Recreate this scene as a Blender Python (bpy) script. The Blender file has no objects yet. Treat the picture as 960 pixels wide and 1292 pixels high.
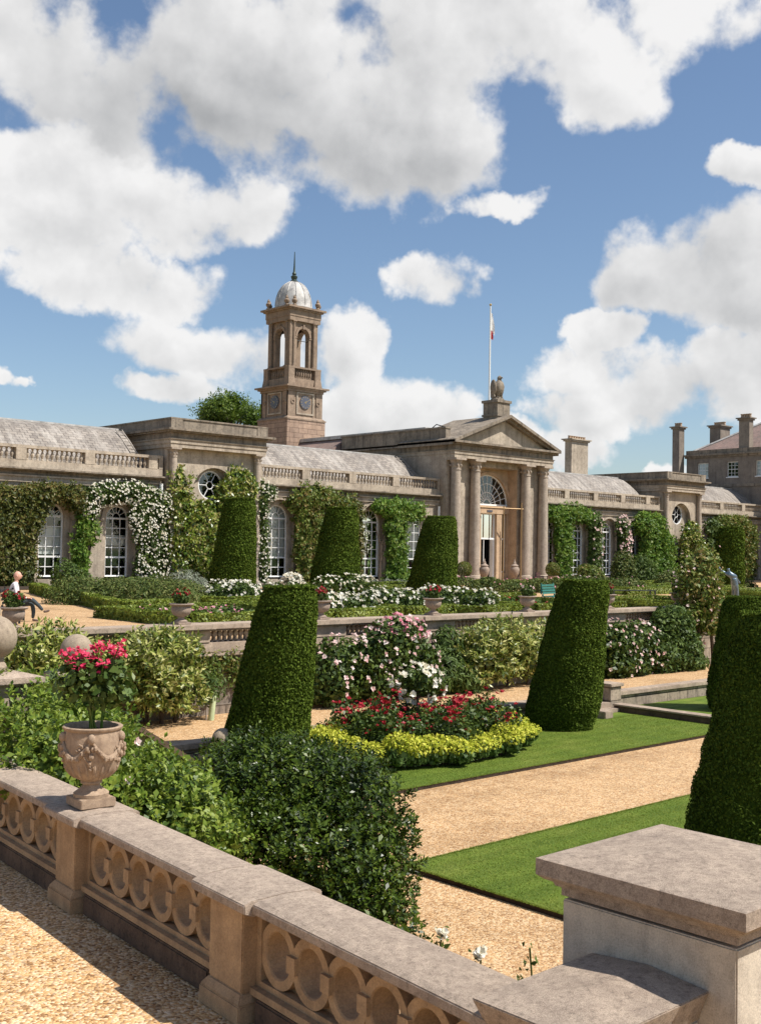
import bpy, bmesh, math, random
import numpy as np
from mathutils import Vector
rnd = random.Random(7)
rng = np.random.default_rng(11)
S = bpy.context.scene
COL = S.collection
PI = math.pi
R_ = math.radians

# ------------------------------------------------------------------ camera frame (used to survey the place)
YAW, PIT, ROL, FPX, EYE = R_(42.9017), R_(2.0175), R_(.99788), 1425.6, 2.2
cy, sy, cp, sp, cr, sr = math.cos(YAW), math.sin(YAW), math.cos(PIT), math.sin(PIT), math.cos(ROL), math.sin(ROL)
FW = np.array([cp*sy, cp*cy, sp]); r0 = np.array([cy, -sy, 0.]); u0 = np.cross(r0, FW)
RT = cr*r0 + sr*u0; UP = -sr*r0 + cr*u0
CP = np.array([0, 0, EYE])
def ray(x, y): return FW + RT*(x-480)/FPX - UP*(y-646)/FPX
def atz(x, y, z): d = ray(x, y); return CP + d*(z-EYE)/d[2]
def aty(x, y, Y): d = ray(x, y); return CP + d*Y/d[1]
def atx(x, y, X): d = ray(x, y); return CP + d*X/d[0]
def dep(x, y, D): return CP + ray(x, y)*D

# ------------------------------------------------------------------ materials
def mat(name):
    m = bpy.data.materials.new(name); m.use_nodes = True
    nt = m.node_tree; b = nt.nodes['Principled BSDF']
    return m, nt, b
def N(nt, typ, **kw):
    n = nt.nodes.new(typ)
    for k, v in kw.items():
        if k.startswith('i_'):
            key = k[2:]
            n.inputs[int(key) if key.isdigit() else key.replace('_', ' ')].default_value = v
        else: setattr(n, k, v)
    return n
def L(nt, a, b): nt.links.new(a, b)
def ramp(nt, fac, stops):
    n = nt.nodes.new('ShaderNodeValToRGB'); e = n.color_ramp.elements
    while len(e) < len(stops): e.new(.5)
    for k, (p, c) in enumerate(stops):
        e[k].position = p; e[k].color = (*c, 1) if len(c) == 3 else c
    L(nt, fac, n.inputs['Fac']); return n.outputs['Color']
def mix(nt, fac, a, b, typ='MIX'):
    n = nt.nodes.new('ShaderNodeMix'); n.data_type = 'RGBA'; n.blend_type = typ
    if isinstance(fac, (int, float)): n.inputs[0].default_value = fac
    else: L(nt, fac, n.inputs[0])
    for i, v in ((6, a), (7, b)):
        if isinstance(v, tuple): n.inputs[i].default_value = (*v, 1)
        else: L(nt, v, n.inputs[i])
    return n.outputs[2]
def coords(nt, scale=(1, 1, 1)):
    t = N(nt, 'ShaderNodeTexCoord'); mp = N(nt, 'ShaderNodeMapping'); mp.inputs['Scale'].default_value = scale
    L(nt, t.outputs['Object'], mp.inputs['Vector']); return mp.outputs['Vector']
def noise(nt, vec, scale, detail=4, rough=.6):
    n = N(nt, 'ShaderNodeTexNoise'); n.inputs['Scale'].default_value = scale; n.inputs['Detail'].default_value = detail
    n.inputs['Roughness'].default_value = rough; L(nt, vec, n.inputs['Vector']); return n.outputs['Fac']
def bump(nt, b, h, strength=.4, dist=.02):
    n = N(nt, 'ShaderNodeBump'); n.inputs['Strength'].default_value = strength; n.inputs['Distance'].default_value = dist
    L(nt, h, n.inputs['Height']); L(nt, n.outputs['Normal'], b.inputs['Normal'])

def stone(name, a, b_, c, sc=1.0, spots=.5, blocks=None, rough=.9, streak=.5, bmp=.5, dist=.01, fine=.55):
    """weathered limestone: two body tones, dark lichen stains, rain streaks, optional ashlar joints"""
    m, nt, b = mat(name); v = coords(nt)
    n1 = noise(nt, v, .9*sc, 5, .65)
    col = ramp(nt, n1, [(.32, a), (.68, b_)])
    n2 = noise(nt, v, 7*sc, 6, .75)
    st = ramp(nt, n2, [(.5, (0, 0, 0)), (.68, (1, 1, 1))])
    stf = N(nt, 'ShaderNodeMath', operation='MULTIPLY'); L(nt, st, stf.inputs[0]); stf.inputs[1].default_value = spots
    col = mix(nt, stf.outputs[0], col, c)
    vs = coords(nt, (2.2*sc, 2.2*sc, .18*sc))
    n3 = noise(nt, vs, 1.5, 5, .7)
    f3 = ramp(nt, n3, [(.48, (0, 0, 0)), (.72, (1, 1, 1))])
    sf = N(nt, 'ShaderNodeMath', operation='MULTIPLY'); L(nt, f3, sf.inputs[0]); sf.inputs[1].default_value = streak
    col = mix(nt, sf.outputs[0], col, tuple(x*.62 for x in c))
    n4 = noise(nt, v, 38*sc, 5, .85)
    h = n4
    col = mix(nt, fine, col, ramp(nt, n4, [(.33, (.38, .36, .35)), (.5, (.95, .95, .95)), (.68, (1.35, 1.35, 1.33))]), 'MULTIPLY')
    n5 = noise(nt, v, 3.1*sc, 3, .6)
    col = mix(nt, .45, col, ramp(nt, n5, [(.35, (.7, .68, .67)), (.6, (1.12, 1.12, 1.1))]), 'MULTIPLY')
    if blocks:
        sep = N(nt, 'ShaderNodeSeparateXYZ'); L(nt, v, sep.inputs[0])
        ad = N(nt, 'ShaderNodeMath', operation='ADD'); L(nt, sep.outputs[0], ad.inputs[0]); L(nt, sep.outputs[1], ad.inputs[1])
        cb = N(nt, 'ShaderNodeCombineXYZ'); L(nt, ad.outputs[0], cb.inputs[0]); L(nt, sep.outputs[2], cb.inputs[1])
        br = N(nt, 'ShaderNodeTexBrick'); L(nt, cb.outputs[0], br.inputs['Vector'])
        br.inputs['Scale'].default_value = 1; br.inputs['Brick Width'].default_value = blocks[0]; br.inputs['Row Height'].default_value = blocks[1]
        br.inputs['Mortar Size'].default_value = blocks[2]; br.inputs['Color1'].default_value = (1.1, 1.07, 1.03, 1); br.inputs['Color2'].default_value = (.78, .77, .78, 1)
        br.inputs['Mortar'].default_value = (.4, .38, .36, 1); br.inputs['Mortar Smooth'].default_value = .3
        col = mix(nt, 1.0, col, br.outputs['Color'], 'MULTIPLY')
    L(nt, col, b.inputs['Base Color']); b.inputs['Roughness'].default_value = rough
    b.inputs['Specular IOR Level'].default_value = .25
    bump(nt, b, h, bmp, dist)
    return m
def leafmat(name, cols, rough=.5, trans=.25, spec=.35, big=1.2):
    """leaves: every leaf its own tone, slow drift of tone through the plant"""
    m, nt, b = mat(name)
    g = N(nt, 'ShaderNodeNewGeometry')
    n = noise(nt, coords(nt), big, 3, .6)
    mx = N(nt, 'ShaderNodeMath', operation='MULTIPLY_ADD'); L(nt, n, mx.inputs[0]); mx.inputs[1].default_value = 1.1; mx.inputs[2].default_value = -.55
    ad = N(nt, 'ShaderNodeMath', operation='ADD', use_clamp=True); L(nt, g.outputs['Random Per Island'], ad.inputs[0]); L(nt, mx.outputs[0], ad.inputs[1])
    k = len(cols)
    col = ramp(nt, ad.outputs[0], [(i/(k-1)*.9+.05, c) for i, c in enumerate(cols)])
    L(nt, col, b.inputs['Base Color']); b.inputs['Roughness'].default_value = rough; b.inputs['Specular IOR Level'].default_value = spec
    if trans:
        t = N(nt, 'ShaderNodeBsdfTranslucent'); c2 = mix(nt, .5, col, (.9, 1.0, .25), 'MULTIPLY'); 
        L(nt, col, t.inputs['Color'])
        ms = N(nt, 'ShaderNodeMixShader'); ms.inputs[0].default_value = trans
        L(nt, b.outputs[0], ms.inputs[1]); L(nt, t.outputs[0], ms.inputs[2])
        L(nt, ms.outputs[0], nt.nodes['Material Output'].inputs['Surface'])
    return m
def plain(name, c, rough=.6, metal=0, spec=.5, var=.15, sc=6):
    m, nt, b = mat(name)
    n = noise(nt, coords(nt), sc, 5, .7)
    lo = tuple(x*(1-var) for x in c); hi = tuple(min(1, x*(1+var)) for x in c)
    L(nt, ramp(nt, n, [(.3, lo), (.7, hi)]), b.inputs['Base Color'])
    b.inputs['Roughness'].default_value = rough; b.inputs['Metallic'].default_value = metal; b.inputs['Specular IOR Level'].default_value = spec
    return m
def gravelmat(name, cols, scale, bstr=.8, dist=.01, moss=0):
    m, nt, b = mat(name); v = coords(nt)
    vo = N(nt, 'ShaderNodeTexVoronoi'); vo.inputs['Scale'].default_value = scale; L(nt, v, vo.inputs['Vector'])
    sp_ = N(nt, 'ShaderNodeSeparateColor'); L(nt, vo.outputs['Color'], sp_.inputs[0])
    col = ramp(nt, sp_.outputs[0], [(i/(len(cols)-1), c) for i, c in enumerate(cols)])
    n = noise(nt, v, .45, 6, .7)
    col = mix(nt, .8, col, ramp(nt, n, [(.32, (.66, .62, .58)), (.5, (1., 1., 1.)), (.68, (1.14, 1.15, 1.17))]), 'MULTIPLY')
    n2 = noise(nt, v, 5, 4, .7)
    col = mix(nt, .35, col, ramp(nt, n2, [(.35, (.6, .58, .55)), (.6, (1.1, 1.1, 1.1))]), 'MULTIPLY')
    L(nt, col, b.inputs['Base Color']); b.inputs['Roughness'].default_value = .85; b.inputs['Specular IOR Level'].default_value = .3
    inv = N(nt, 'ShaderNodeMath', operation='SUBTRACT'); inv.inputs[0].default_value = 1; L(nt, vo.outputs['Distance'], inv.inputs[1])
    bump(nt, b, inv.outputs[0], bstr, dist)
    return m

M = {}
M['facade'] = stone('facade_limestone', (.52, .44, .345), (.37, .305, .235), (.14, .115, .09), .55, .5, None, streak=.5)
M['warm'] = stone('warm_bounce_limestone', (.58, .41, .27), (.48, .34, .22), (.25, .17, .11), .6, .3, None, streak=.3)  # orange bounce light inside the porch is put into this colour
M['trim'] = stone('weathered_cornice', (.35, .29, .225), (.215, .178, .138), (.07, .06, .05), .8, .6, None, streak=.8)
M['column'] = stone('column_limestone', (.48, .40, .32), (.36, .295, .235), (.2, .155, .125), 1.6, .5, None, streak=.3)
M['tower'] = stone('tower_limestone', (.36, .265, .19), (.26, .19, .14), (.115, .09, .07), .9, .45, None, streak=.55)
M['towerblock'] = stone('tower_ashlar', (.42, .30, .225), (.34, .24, .18), (.2, .15, .12), .9, .3, (1.0, .42, .02), streak=.3)
M['housewall'] = stone('house_ashlar', (.29, .245, .2), (.215, .18, .15), (.10, .08, .07), .5, .4, None, streak=.5)
M['wall'] = stone('terrace_ashlar', (.44, .37, .29), (.29, .235, .185), (.09, .08, .065), 1.3, .65, (1.1, .36, .018), streak=.7)
M['walltrim'] = stone('terrace_coping', (.47, .37, .28), (.31, .24, .185), (.12, .10, .08), 1.5, .55, None, streak=.2)
M['coping'] = stone('pink_grey_coping', (.57, .45, .35), (.42, .33, .26), (.18, .14, .11), 4.2, .7, None, streak=.1, bmp=.9, dist=.012, fine=.9)
M['bal'] = stone('honey_limestone', (.50, .335, .19), (.41, .27, .155), (.24, .165, .105), 2.0, .4, None, streak=.35, bmp=.5)
M['plinth'] = stone('mossy_plinth_kerb_shade', (.18, .115, .075), (.10, .065, .045), (.035, .027, .022), 2.0, .7, None, streak=.4)  # mossy stone; its dark tone also paints shade on the lawn kerb
M['pier'] = stone('pier_limestone', (.60, .52, .42), (.53, .455, .365), (.33, .27, .21), 2.6, .35, None, streak=.25, bmp=.4)
M['urn'] = stone('carved_urn_stone', (.47, .345, .24), (.37, .265, .185), (.20, .135, .095), 4.0, .55, None, streak=.3, bmp=.7)
M['pot'] = stone('garden_urn_stone', (.42, .32, .25), (.29, .225, .18), (.16, .125, .1), 3.0, .5, None, streak=.3)
M['ball'] = stone('lichened_ball_stone', (.42, .34, .25), (.3, .235, .175), (.14, .11, .08), 5.0, .6, None, streak=.1)
M['terracotta'] = stone('chimney_pots', (.5, .36, .25), (.42, .3, .2), (.3, .2, .14), 2, .3, None)
M['lead'] = plain('dome_lead', (.42, .40, .375), .62, .15, .4, .45, 1.6)
M['verdigris'] = plain('dark_verdigris', (.05, .07, .06), .5, .5)
M['bronze'] = plain('blue_grey_bronze', (.16, .21, .25), .35, .6, .5, .5, 7)
M['white'] = plain('white_paint', (.80, .79, .76), .45, 0, .5, .06)
M['cream'] = plain('cream_paint', (.62, .46, .31), .5)
M['blind'] = plain('linen_blind', (.62, .60, .56), .9, 0, .1, .08, 1.2)
M['dark'] = plain('room_shade_black', (.022, .02, .02), .9, 0, .1)  # near-black tone paints the unlit depth of the rooms
M['brown'] = plain('stained_timber', (.10, .045, .04), .5)
M['oldwood'] = plain('grey_timber', (.30, .26, .22), .8)
M['greenwood'] = plain('green_bench_paint', (.03, .17, .14), .5)
M['iron'] = plain('black_iron', (.025, .03, .03), .5, .3)
M['brass'] = plain('ochre_metal', (.30, .19, .08), .5, .3)
M['soil'] = plain('dark_soil', (.055, .04, .03), .95, 0, .1, .4, 9)
M['bark'] = plain('bark', (.10, .075, .055), .9, 0, .1, .4, 14)
M['skin'] = plain('skin', (.62, .34, .25), .55, 0, .4, .05)
M['shirt'] = plain('pale_shirt', (.74, .68, .68), .8, 0, .2, .05)
M['trouser'] = plain('dark_trousers', (.05, .065, .075), .85, 0, .2, .2)
M['shoe'] = plain('brown_shoes', (.09, .05, .035), .5)
M['guard'] = plain('pale_green_tube', (.45, .52, .30), .5)
M['flagw'] = plain('flag_white', (.75, .74, .74), .8, 0, .1, .02)
M['flagr'] = plain('flag_red', (.5, .06, .06), .8, 0, .1, .05)
M['clock'] = plain('clock_dial', (.08, .085, .11), .5)
M['gilt'] = plain('gilding', (.5, .36, .14), .4, .4)

# slates
def slate():
    m, nt, b = mat('stone_slates'); v = coords(nt)
    sep = N(nt, 'ShaderNodeSeparateXYZ'); L(nt, v, sep.inputs[0])
    ad = N(nt, 'ShaderNodeMath', operation='ADD'); L(nt, sep.outputs[1], ad.inputs[0]); L(nt, sep.outputs[2], ad.inputs[1])
    cb = N(nt, 'ShaderNodeCombineXYZ'); L(nt, sep.outputs[0], cb.inputs[0]); L(nt, ad.outputs[0], cb.inputs[1])
    br = N(nt, 'ShaderNodeTexBrick'); L(nt, cb.outputs[0], br.inputs['Vector'])
    br.inputs['Scale'].default_value = 1; br.inputs['Brick Width'].default_value = .45; br.inputs['Row Height'].default_value = .34
    br.inputs['Mortar Size'].default_value = .022; br.inputs['Color1'].default_value = (.31, .275, .24, 1); br.inputs['Color2'].default_value = (.19, .168, .15, 1)
    br.inputs['Mortar'].default_value = (.08, .07, .06, 1)
    vs = N(nt, 'ShaderNodeMapping'); vs.inputs['Scale'].default_value = (1.6, .22, .3); L(nt, v, vs.inputs['Vector'])
    n = noise(nt, vs.outputs[0], 1.3, 6, .75)
    col = mix(nt, ramp(nt, n, [(.45, (0, 0, 0)), (.68, (.75, .75, .75))]), br.outputs['Color'], (.46, .43, .39))
    n2 = noise(nt, v, .5, 4, .6)
    col = mix(nt, .6, col, ramp(nt, n2, [(.3, (.62, .56, .5)), (.7, (1.15, 1.1, 1.05))]), 'MULTIPLY')
    L(nt, col, b.inputs['Base Color']); b.inputs['Roughness'].default_value = .75
    bump(nt, b, br.outputs['Fac'], .4, -.02)
    return m
M['slate'] = slate()
M['reddslate'] = stone('red_brown_slates', (.30, .2, .17), (.2, .15, .13), (.38, .33, .3), 1.2, .35, None, streak=.3)
# lawn
def lawn():
    m, nt, b = mat('mown_lawn'); v = coords(nt)
    n1 = noise(nt, v, 1.1, 5, .65); n2 = noise(nt, v, 90, 3, .8)
    col = ramp(nt, n1, [(.3, (.10, .16, .02)), (.52, (.135, .195, .027)), (.72, (.19, .23, .045))])
    col = mix(nt, .75, col, ramp(nt, n2, [(.3, (.45, .5, .4)), (.7, (1.35, 1.3, 1.2))]), 'MULTIPLY')
    n3 = noise(nt, v, 14, 5, .8)
    col = mix(nt, .5, col, ramp(nt, n3, [(.32, (.6, .66, .55)), (.66, (1.25, 1.2, 1.2))]), 'MULTIPLY')
    w = N(nt, 'ShaderNodeTexWave'); w.bands_direction = 'Y'; w.inputs['Scale'].default_value = .62; w.inputs['Distortion'].default_value = 1.0; w.inputs['Detail'].default_value = 3
    L(nt, v, w.inputs['Vector'])
    col = mix(nt, .4, col, ramp(nt, w.outputs['Fac'], [(.3, (.7, .75, .65)), (.7, (1.15, 1.15, 1.1))]), 'MULTIPLY')
    L(nt, col, b.inputs['Base Color']); b.inputs['Roughness'].default_value = .8; b.inputs['Specular IOR Level'].default_value = .2
    bump(nt, b, n2, .7, .03)
    return m
M['lawn'] = lawn()
M['field'] = plain('meadow', (.09, .14, .03), .9, 0, .1, .4, .05)
M['gravel'] = gravelmat('golden_gravel', [(.24, .125, .055), (.47, .275, .125), (.56, .355, .175), (.65, .475, .285), (.34, .185, .08)], 40, 1.0, .012)
M['neargravel'] = gravelmat('golden_gravel_near', [(.22, .11, .045), (.54, .31, .13), (.66, .41, .19), (.80, .60, .38), (.32, .165, .065)], 46, 1.0, .012)
# glass: reflects the sky, lets the blind and the near-black room sheet show through
def glass():
    m, nt, b = mat('window_glass'); out = nt.nodes['Material Output']
    t = N(nt, 'ShaderNodeBsdfTransparent'); t.inputs[0].default_value = (.86, .9, .9, 1)
    g = N(nt, 'ShaderNodeBsdfGlossy'); g.inputs['Roughness'].default_value = .04; g.inputs['Color'].default_value = (.9, .95, 1, 1)
    f = N(nt, 'ShaderNodeFresnel'); f.inputs['IOR'].default_value = 1.5
    mu = N(nt, 'ShaderNodeMath', operation='MULTIPLY_ADD', use_clamp=True); L(nt, f.outputs[0], mu.inputs[0]); mu.inputs[1].default_value = 1.4; mu.inputs[2].default_value = .05
    ms = N(nt, 'ShaderNodeMixShader'); L(nt, mu.outputs[0], ms.inputs[0]); L(nt, t.outputs[0], ms.inputs[1]); L(nt, g.outputs[0], ms.inputs[2])
    L(nt, ms.outputs[0], out.inputs['Surface']); nt.nodes.remove(b); return m
M['glass'] = glass()
# foliage
M['yew'] = leafmat('yew', [(.032, .054, .006), (.066, .104, .011), (.10, .15, .018), (.128, .172, .024)], .75, .18, .08, .9)
M['box'] = leafmat('box_hedge', [(.09, .135, .015), (.16, .21, .024), (.24, .28, .04)], .5, .2, .3, 1.5)
M['dark_leaf'] = leafmat('glossy_evergreen', [(.016, .030, .003), (.034, .062, .005), (.06, .10, .009), (.10, .14, .014)], .36, .12, .28, 1.2)
M['light_leaf'] = leafmat('bright_shrub', [(.06, .11, .012), (.13, .20, .02), (.22, .29, .035), (.28, .34, .06)], .45, .3, .35, .9)
M['laurel'] = leafmat('yellow_laurel', [(.06, .10, .014), (.16, .21, .028), (.34, .36, .075), (.55, .52, .2)], .4, .25, .45, 1.6)
M['creeper'] = leafmat('olive_creeper', [(.035, .05, .010), (.07, .09, .014), (.12, .13, .025), (.18, .14, .04)], .5, .2, .3, .6)
M['magnolia'] = leafmat('magnolia', [(.04, .08, .010), (.11, .17, .016), (.23, .28, .035), (.40, .35, .14)], .33, .2, .45, .8)
M['wisteria'] = leafmat('wisteria', [(.06, .13, .015), (.11, .21, .025), (.17, .28, .04), (.24, .3, .06)], .5, .35, .3, .7)
M['goldwisteria'] = leafmat('gold_wisteria', [(.06, .10, .015), (.12, .17, .025), (.2, .24, .05), (.26, .19, .06)], .5, .3, .3, .7)
M['rose_leaf'] = leafmat('rose_leaf', [(.03, .058, .010), (.06, .10, .016), (.11, .155, .026)], .45, .2, .35, 1.0)
M['shrub'] = leafmat('mid_green_shrub', [(.04, .075, .014), (.08, .13, .022), (.13, .18, .04)], .55, .2, .3, .8)
M['santolina'] = leafmat('fine_dark_shrub', [(.035, .06, .012), (.07, .11, .02), (.12, .15, .03), (.16, .17, .05)], .6, .2, .25, .8)
M['grey_leaf'] = leafmat('grey_leaf', [(.14, .17, .12), (.24, .27, .2), (.33, .35, .28)], .7, .2, .2, 1)
M['lime'] = leafmat('lime_flower', [(.30, .36, .03), (.50, .52, .05), (.66, .62, .10)], .6, .3, .2, 1.2)
M['lime_leaf'] = leafmat('lady_mantle_leaf', [(.05, .10, .02), (.11, .18, .04), (.2, .27, .09)], .55, .25, .3, 1.2)
M['tree_leaf'] = leafmat('oak_leaf', [(.05, .09, .012), (.09, .15, .018), (.16, .22, .03)], .5, .4, .3, .3)
M['white_fl'] = leafmat('white_petals', [(.62, .56, .40), (.78, .74, .62), (.86, .84, .77)], .6, .25, .2, 2)
M['blush_fl'] = leafmat('blush_petals', [(.72, .42, .40), (.80, .60, .56), (.85, .76, .70)], .6, .25, .2, 2)
M['pink_fl'] = leafmat('pink_petals', [(.70, .22, .30), (.78, .36, .42), (.82, .52, .55)], .6, .25, .2, 2)
M['red_fl'] = leafmat('red_petals', [(.24, .008, .014), (.40, .016, .03), (.52, .04, .06)], .5, .2, .3, 2)
M['cerise_fl'] = leafmat('cerise_petals', [(.46, .012, .045), (.62, .025, .09), (.72, .09, .17)], .5, .25, .3, 3)

# ------------------------------------------------------------------ object helpers
def link(o): COL.objects.link(o); return o
def thing(name, label, cat, loc=(0, 0, 0), rz=0, group=None):
    o = link(bpy.data.objects.new(name, None)); o.empty_display_size = .2
    o.location = tuple(float(v) for v in loc); o.rotation_euler = (0, 0, rz)
    o['label'] = label; o['category'] = cat
    if group: o['group'] = group
    return o
def tag(o, label=None, cat=None, group=None, kind=None):
    if label: o['label'] = label
    if cat: o['category'] = cat
    if group: o['group'] = group
    if kind: o['kind'] = kind
    return o
class MB:
    def __init__(s): s.v = []; s.f = []; s.sm = False
    def add(s, vs, fs):
        k = len(s.v); s.v += [tuple(float(c) for c in v) for v in vs]; s.f += [tuple(i+k for i in f) for f in fs]; return s
    def box(s, x0, x1, y0, y1, z0, z1):
        return s.add([(x0,y0,z0),(x1,y0,z0),(x1,y1,z0),(x0,y1,z0),(x0,y0,z1),(x1,y0,z1),(x1,y1,z1),(x0,y1,z1)],
                     [(0,3,2,1),(4,5,6,7),(0,1,5,4),(1,2,6,5),(2,3,7,6),(3,0,4,7)])
    def frus(s, x0, x1, y0, y1, z0, z1, e):       # box whose top is inset (e>0) or outset (e<0)
        return s.add([(x0,y0,z0),(x1,y0,z0),(x1,y1,z0),(x0,y1,z0),(x0+e,y0+e,z1),(x1-e,y0+e,z1),(x1-e,y1-e,z1),(x0+e,y1-e,z1)],
                     [(0,3,2,1),(4,5,6,7),(0,1,5,4),(1,2,6,5),(2,3,7,6),(3,0,4,7)])
    def lathe(s, prof, c=(0, 0, 0), n=20, lean=(0, 0)):
        vs = []; fs = []
        for r, z in prof:
            for k in range(n):
                a = 2*PI*k/n; vs.append((c[0]+r*math.cos(a)+lean[0]*z, c[1]+r*math.sin(a)+lean[1]*z, c[2]+z))
        for i in range(len(prof)-1):
            for k in range(n): fs.append((i*n+k, i*n+(k+1) % n, (i+1)*n+(k+1) % n, (i+1)*n+k))
        fs.append(tuple(range(n-1, -1, -1))); m = (len(prof)-1)*n; fs.append(tuple(m+k for k in range(n)))
        return s.add(vs, fs)
    def tube(s, pts, r, n=6):
        pts = [Vector(p) for p in pts]; rs = r if isinstance(r, (list, tuple)) else [r]*len(pts)
        vs = []; fs = []
        for i, p in enumerate(pts):
            d = (pts[min(i+1, len(pts)-1)]-pts[max(i-1, 0)]).normalized()
            a = d.cross(Vector((0, 0, 1)) if abs(d.z) < .95 else Vector((1, 0, 0))).normalized(); b = d.cross(a)
            for k in range(n):
                t = 2*PI*k/n; q = p+(a*math.cos(t)+b*math.sin(t))*rs[i]; vs.append(tuple(q))
        for i in range(len(pts)-1):
            for k in range(n): fs.append((i*n+k, i*n+(k+1) % n, (i+1)*n+(k+1) % n, (i+1)*n+k))
        fs.append(tuple(range(n-1, -1, -1))); m = (len(pts)-1)*n; fs.append(tuple(m+k for k in range(n)))
        return s.add(vs, fs)
    def prism(s, poly, axis, a, b):               # polygon extruded along an axis: 'x' poly=(y,z), 'y' poly=(x,z), 'z' poly=(x,y)
        def P(p, t): return {'x': (t, p[0], p[1]), 'y': (p[0], t, p[1]), 'z': (p[0], p[1], t)}[axis]
        n = len(poly); vs = [P(p, a) for p in poly]+[P(p, b) for p in poly]
        fs = [tuple(range(n)), tuple(range(2*n-1, n-1, -1))]+[(i, n+i, n+(i+1) % n, (i+1) % n) for i in range(n)]
        return s.add(vs, fs)
    def sphere(s, c, r, n=14, m=9, sc=(1, 1, 1)):
        return s.lathe_s(c, r, n, m, sc)
    def lathe_s(s, c, r, n, m, sc):
        vs = []; fs = []
        for i in range(m+1):
            t = PI*i/m; t = max(.02, min(PI-.02, t))
            for k in range(n):
                a = 2*PI*k/n; vs.append((c[0]+r*sc[0]*math.sin(t)*math.cos(a), c[1]+r*sc[1]*math.sin(t)*math.sin(a), c[2]-r*sc[2]*math.cos(t)))
        for i in range(m):
            for k in range(n): fs.append((i*n+k, i*n+(k+1) % n, (i+1)*n+(k+1) % n, (i+1)*n+k))
        fs.append(tuple(range(n-1, -1, -1))); fs.append(tuple(m*n+k for k in range(n)))
        return s.add(vs, fs)
    def build(s, name, m, parent=None, world=True, smooth=False, bevel=0, autos=40):
        me = bpy.data.meshes.new(name); me.from_pydata(s.v, [], s.f)
        bm = bmesh.new(); bm.from_mesh(me); bmesh.ops.recalc_face_normals(bm, faces=bm.faces[:])
        if bevel: 
            ed = [e for e in bm.edges if len(e.link_faces) == 2 and e.calc_face_angle(0) > R_(35)]
            bmesh.ops.bevel(bm, geom=ed, offset=bevel, segments=2, affect='EDGES', clamp_overlap=True)
        bm.to_mesh(me); bm.free(); me.update()
        return finish(me, name, m, parent, world, smooth, autos)
def finish(me, name, m, parent, world, smooth=False, autos=40):
    me.materials.append(m); o = link(bpy.data.objects.new(name, me))
    if smooth:
        me.polygons.foreach_set('use_smooth', [True]*len(me.polygons))
        try: me.set_sharp_from_angle(angle=R_(autos))
        except Exception: pass
    if parent:
        o.parent = parent
        if world and parent.type == 'EMPTY': o.location = -parent.location
    return o
def npmesh(name, V, Q, m, parent=None, world=True, smooth=False):
    """V (n,3) array, Q (k,4) or (k,3) index array"""
    V = np.asarray(V, np.float32); Q = np.asarray(Q, np.int32); k = Q.shape[1]
    me = bpy.data.meshes.new(name); me.vertices.add(len(V)); me.vertices.foreach_set('co', V.ravel())
    me.loops.add(Q.size); me.loops.foreach_set('vertex_index', Q.ravel())
    me.polygons.add(len(Q)); me.polygons.foreach_set('loop_start', np.arange(0, Q.size, k, dtype=np.int32))
    me.polygons.foreach_set('loop_total', np.full(len(Q), k, np.int32))
    me.update(calc_edges=True); me.validate()
    return finish(me, name, m, parent, world, smooth)
def copy_tree(o, parent=None):
    c = o.copy(); COL.objects.link(c); c.parent = parent
    for ch in list(o.children): copy_tree(ch, c)
    return c
def nrm(a): return a/np.maximum(np.linalg.norm(a, axis=1, keepdims=True), 1e-9)
class Lump:
    def __init__(s, k, n=10, seed=0):
        g = np.random.default_rng(seed); s.K = nrm(g.normal(size=(n, 3)))*k*g.uniform(.5, 1.6, (n, 1)); s.p = g.uniform(0, 6.28, n)
    def __call__(s, P): return np.sin(P@s.K.T+s.p).mean(axis=1)*2
def leaves(P, Nn, size, asp=.5, spread=.7, up=0.0, fold=.12):
    """one kite-shaped leaf per point"""
    n = len(P); sz = size*rng.uniform(.6, 1.35, (n, 1))
    nn = nrm(Nn+rng.normal(size=(n, 3))*spread)
    t = rng.normal(size=(n, 3)); t[:, 2] += up; t = nrm(t-(t*nn).sum(1, keepdims=True)*nn); s = np.cross(nn, t)
    a = P-t*sz*.5; b = P+s*sz*asp*.5-t*sz*.05+nn*sz*fold; c = P+t*sz*.5-nn*sz*fold*.6; d = P-s*sz*asp*.5-t*sz*.05+nn*sz*fold
    V = np.stack([a, b, c, d], 1).reshape(-1, 3); Q = np.arange(4*n).reshape(n, 4)
    return V, Q
def blooms(P, Nn, size, petals=6, tilt=.7):
    """cup-shaped flower heads made of petals"""
    n = len(P); nn = nrm(Nn+rng.normal(size=(n, 3))*.35); t = nrm(np.cross(nn, rng.normal(size=(n, 3)))); s = np.cross(nn, t)
    sz = size*rng.uniform(.7, 1.25, (n, 1)); V = []; 
    for k in range(petals):
        a = 2*PI*k/petals; tl = tilt*(1 if k % 2 else .45)
        d = t*math.cos(a)+s*math.sin(a); e = np.cross(nn, d)
        o = d*math.cos(tl)+nn*math.sin(tl)
        V.append(np.stack([P, P+o*sz*.3+e*sz*.26, P+o*sz*.55, P+o*sz*.3-e*sz*.26], 1))
    V = np.stack(V, 1).reshape(-1, 3); return V, np.arange(len(V)).reshape(-1, 4)
def cat_(parts):
    V = []; Q = []; k = 0
    for v, q in parts: V.append(v); Q.append(q+k); k += len(v)
    return np.concatenate(V), np.concatenate(Q)
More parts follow.
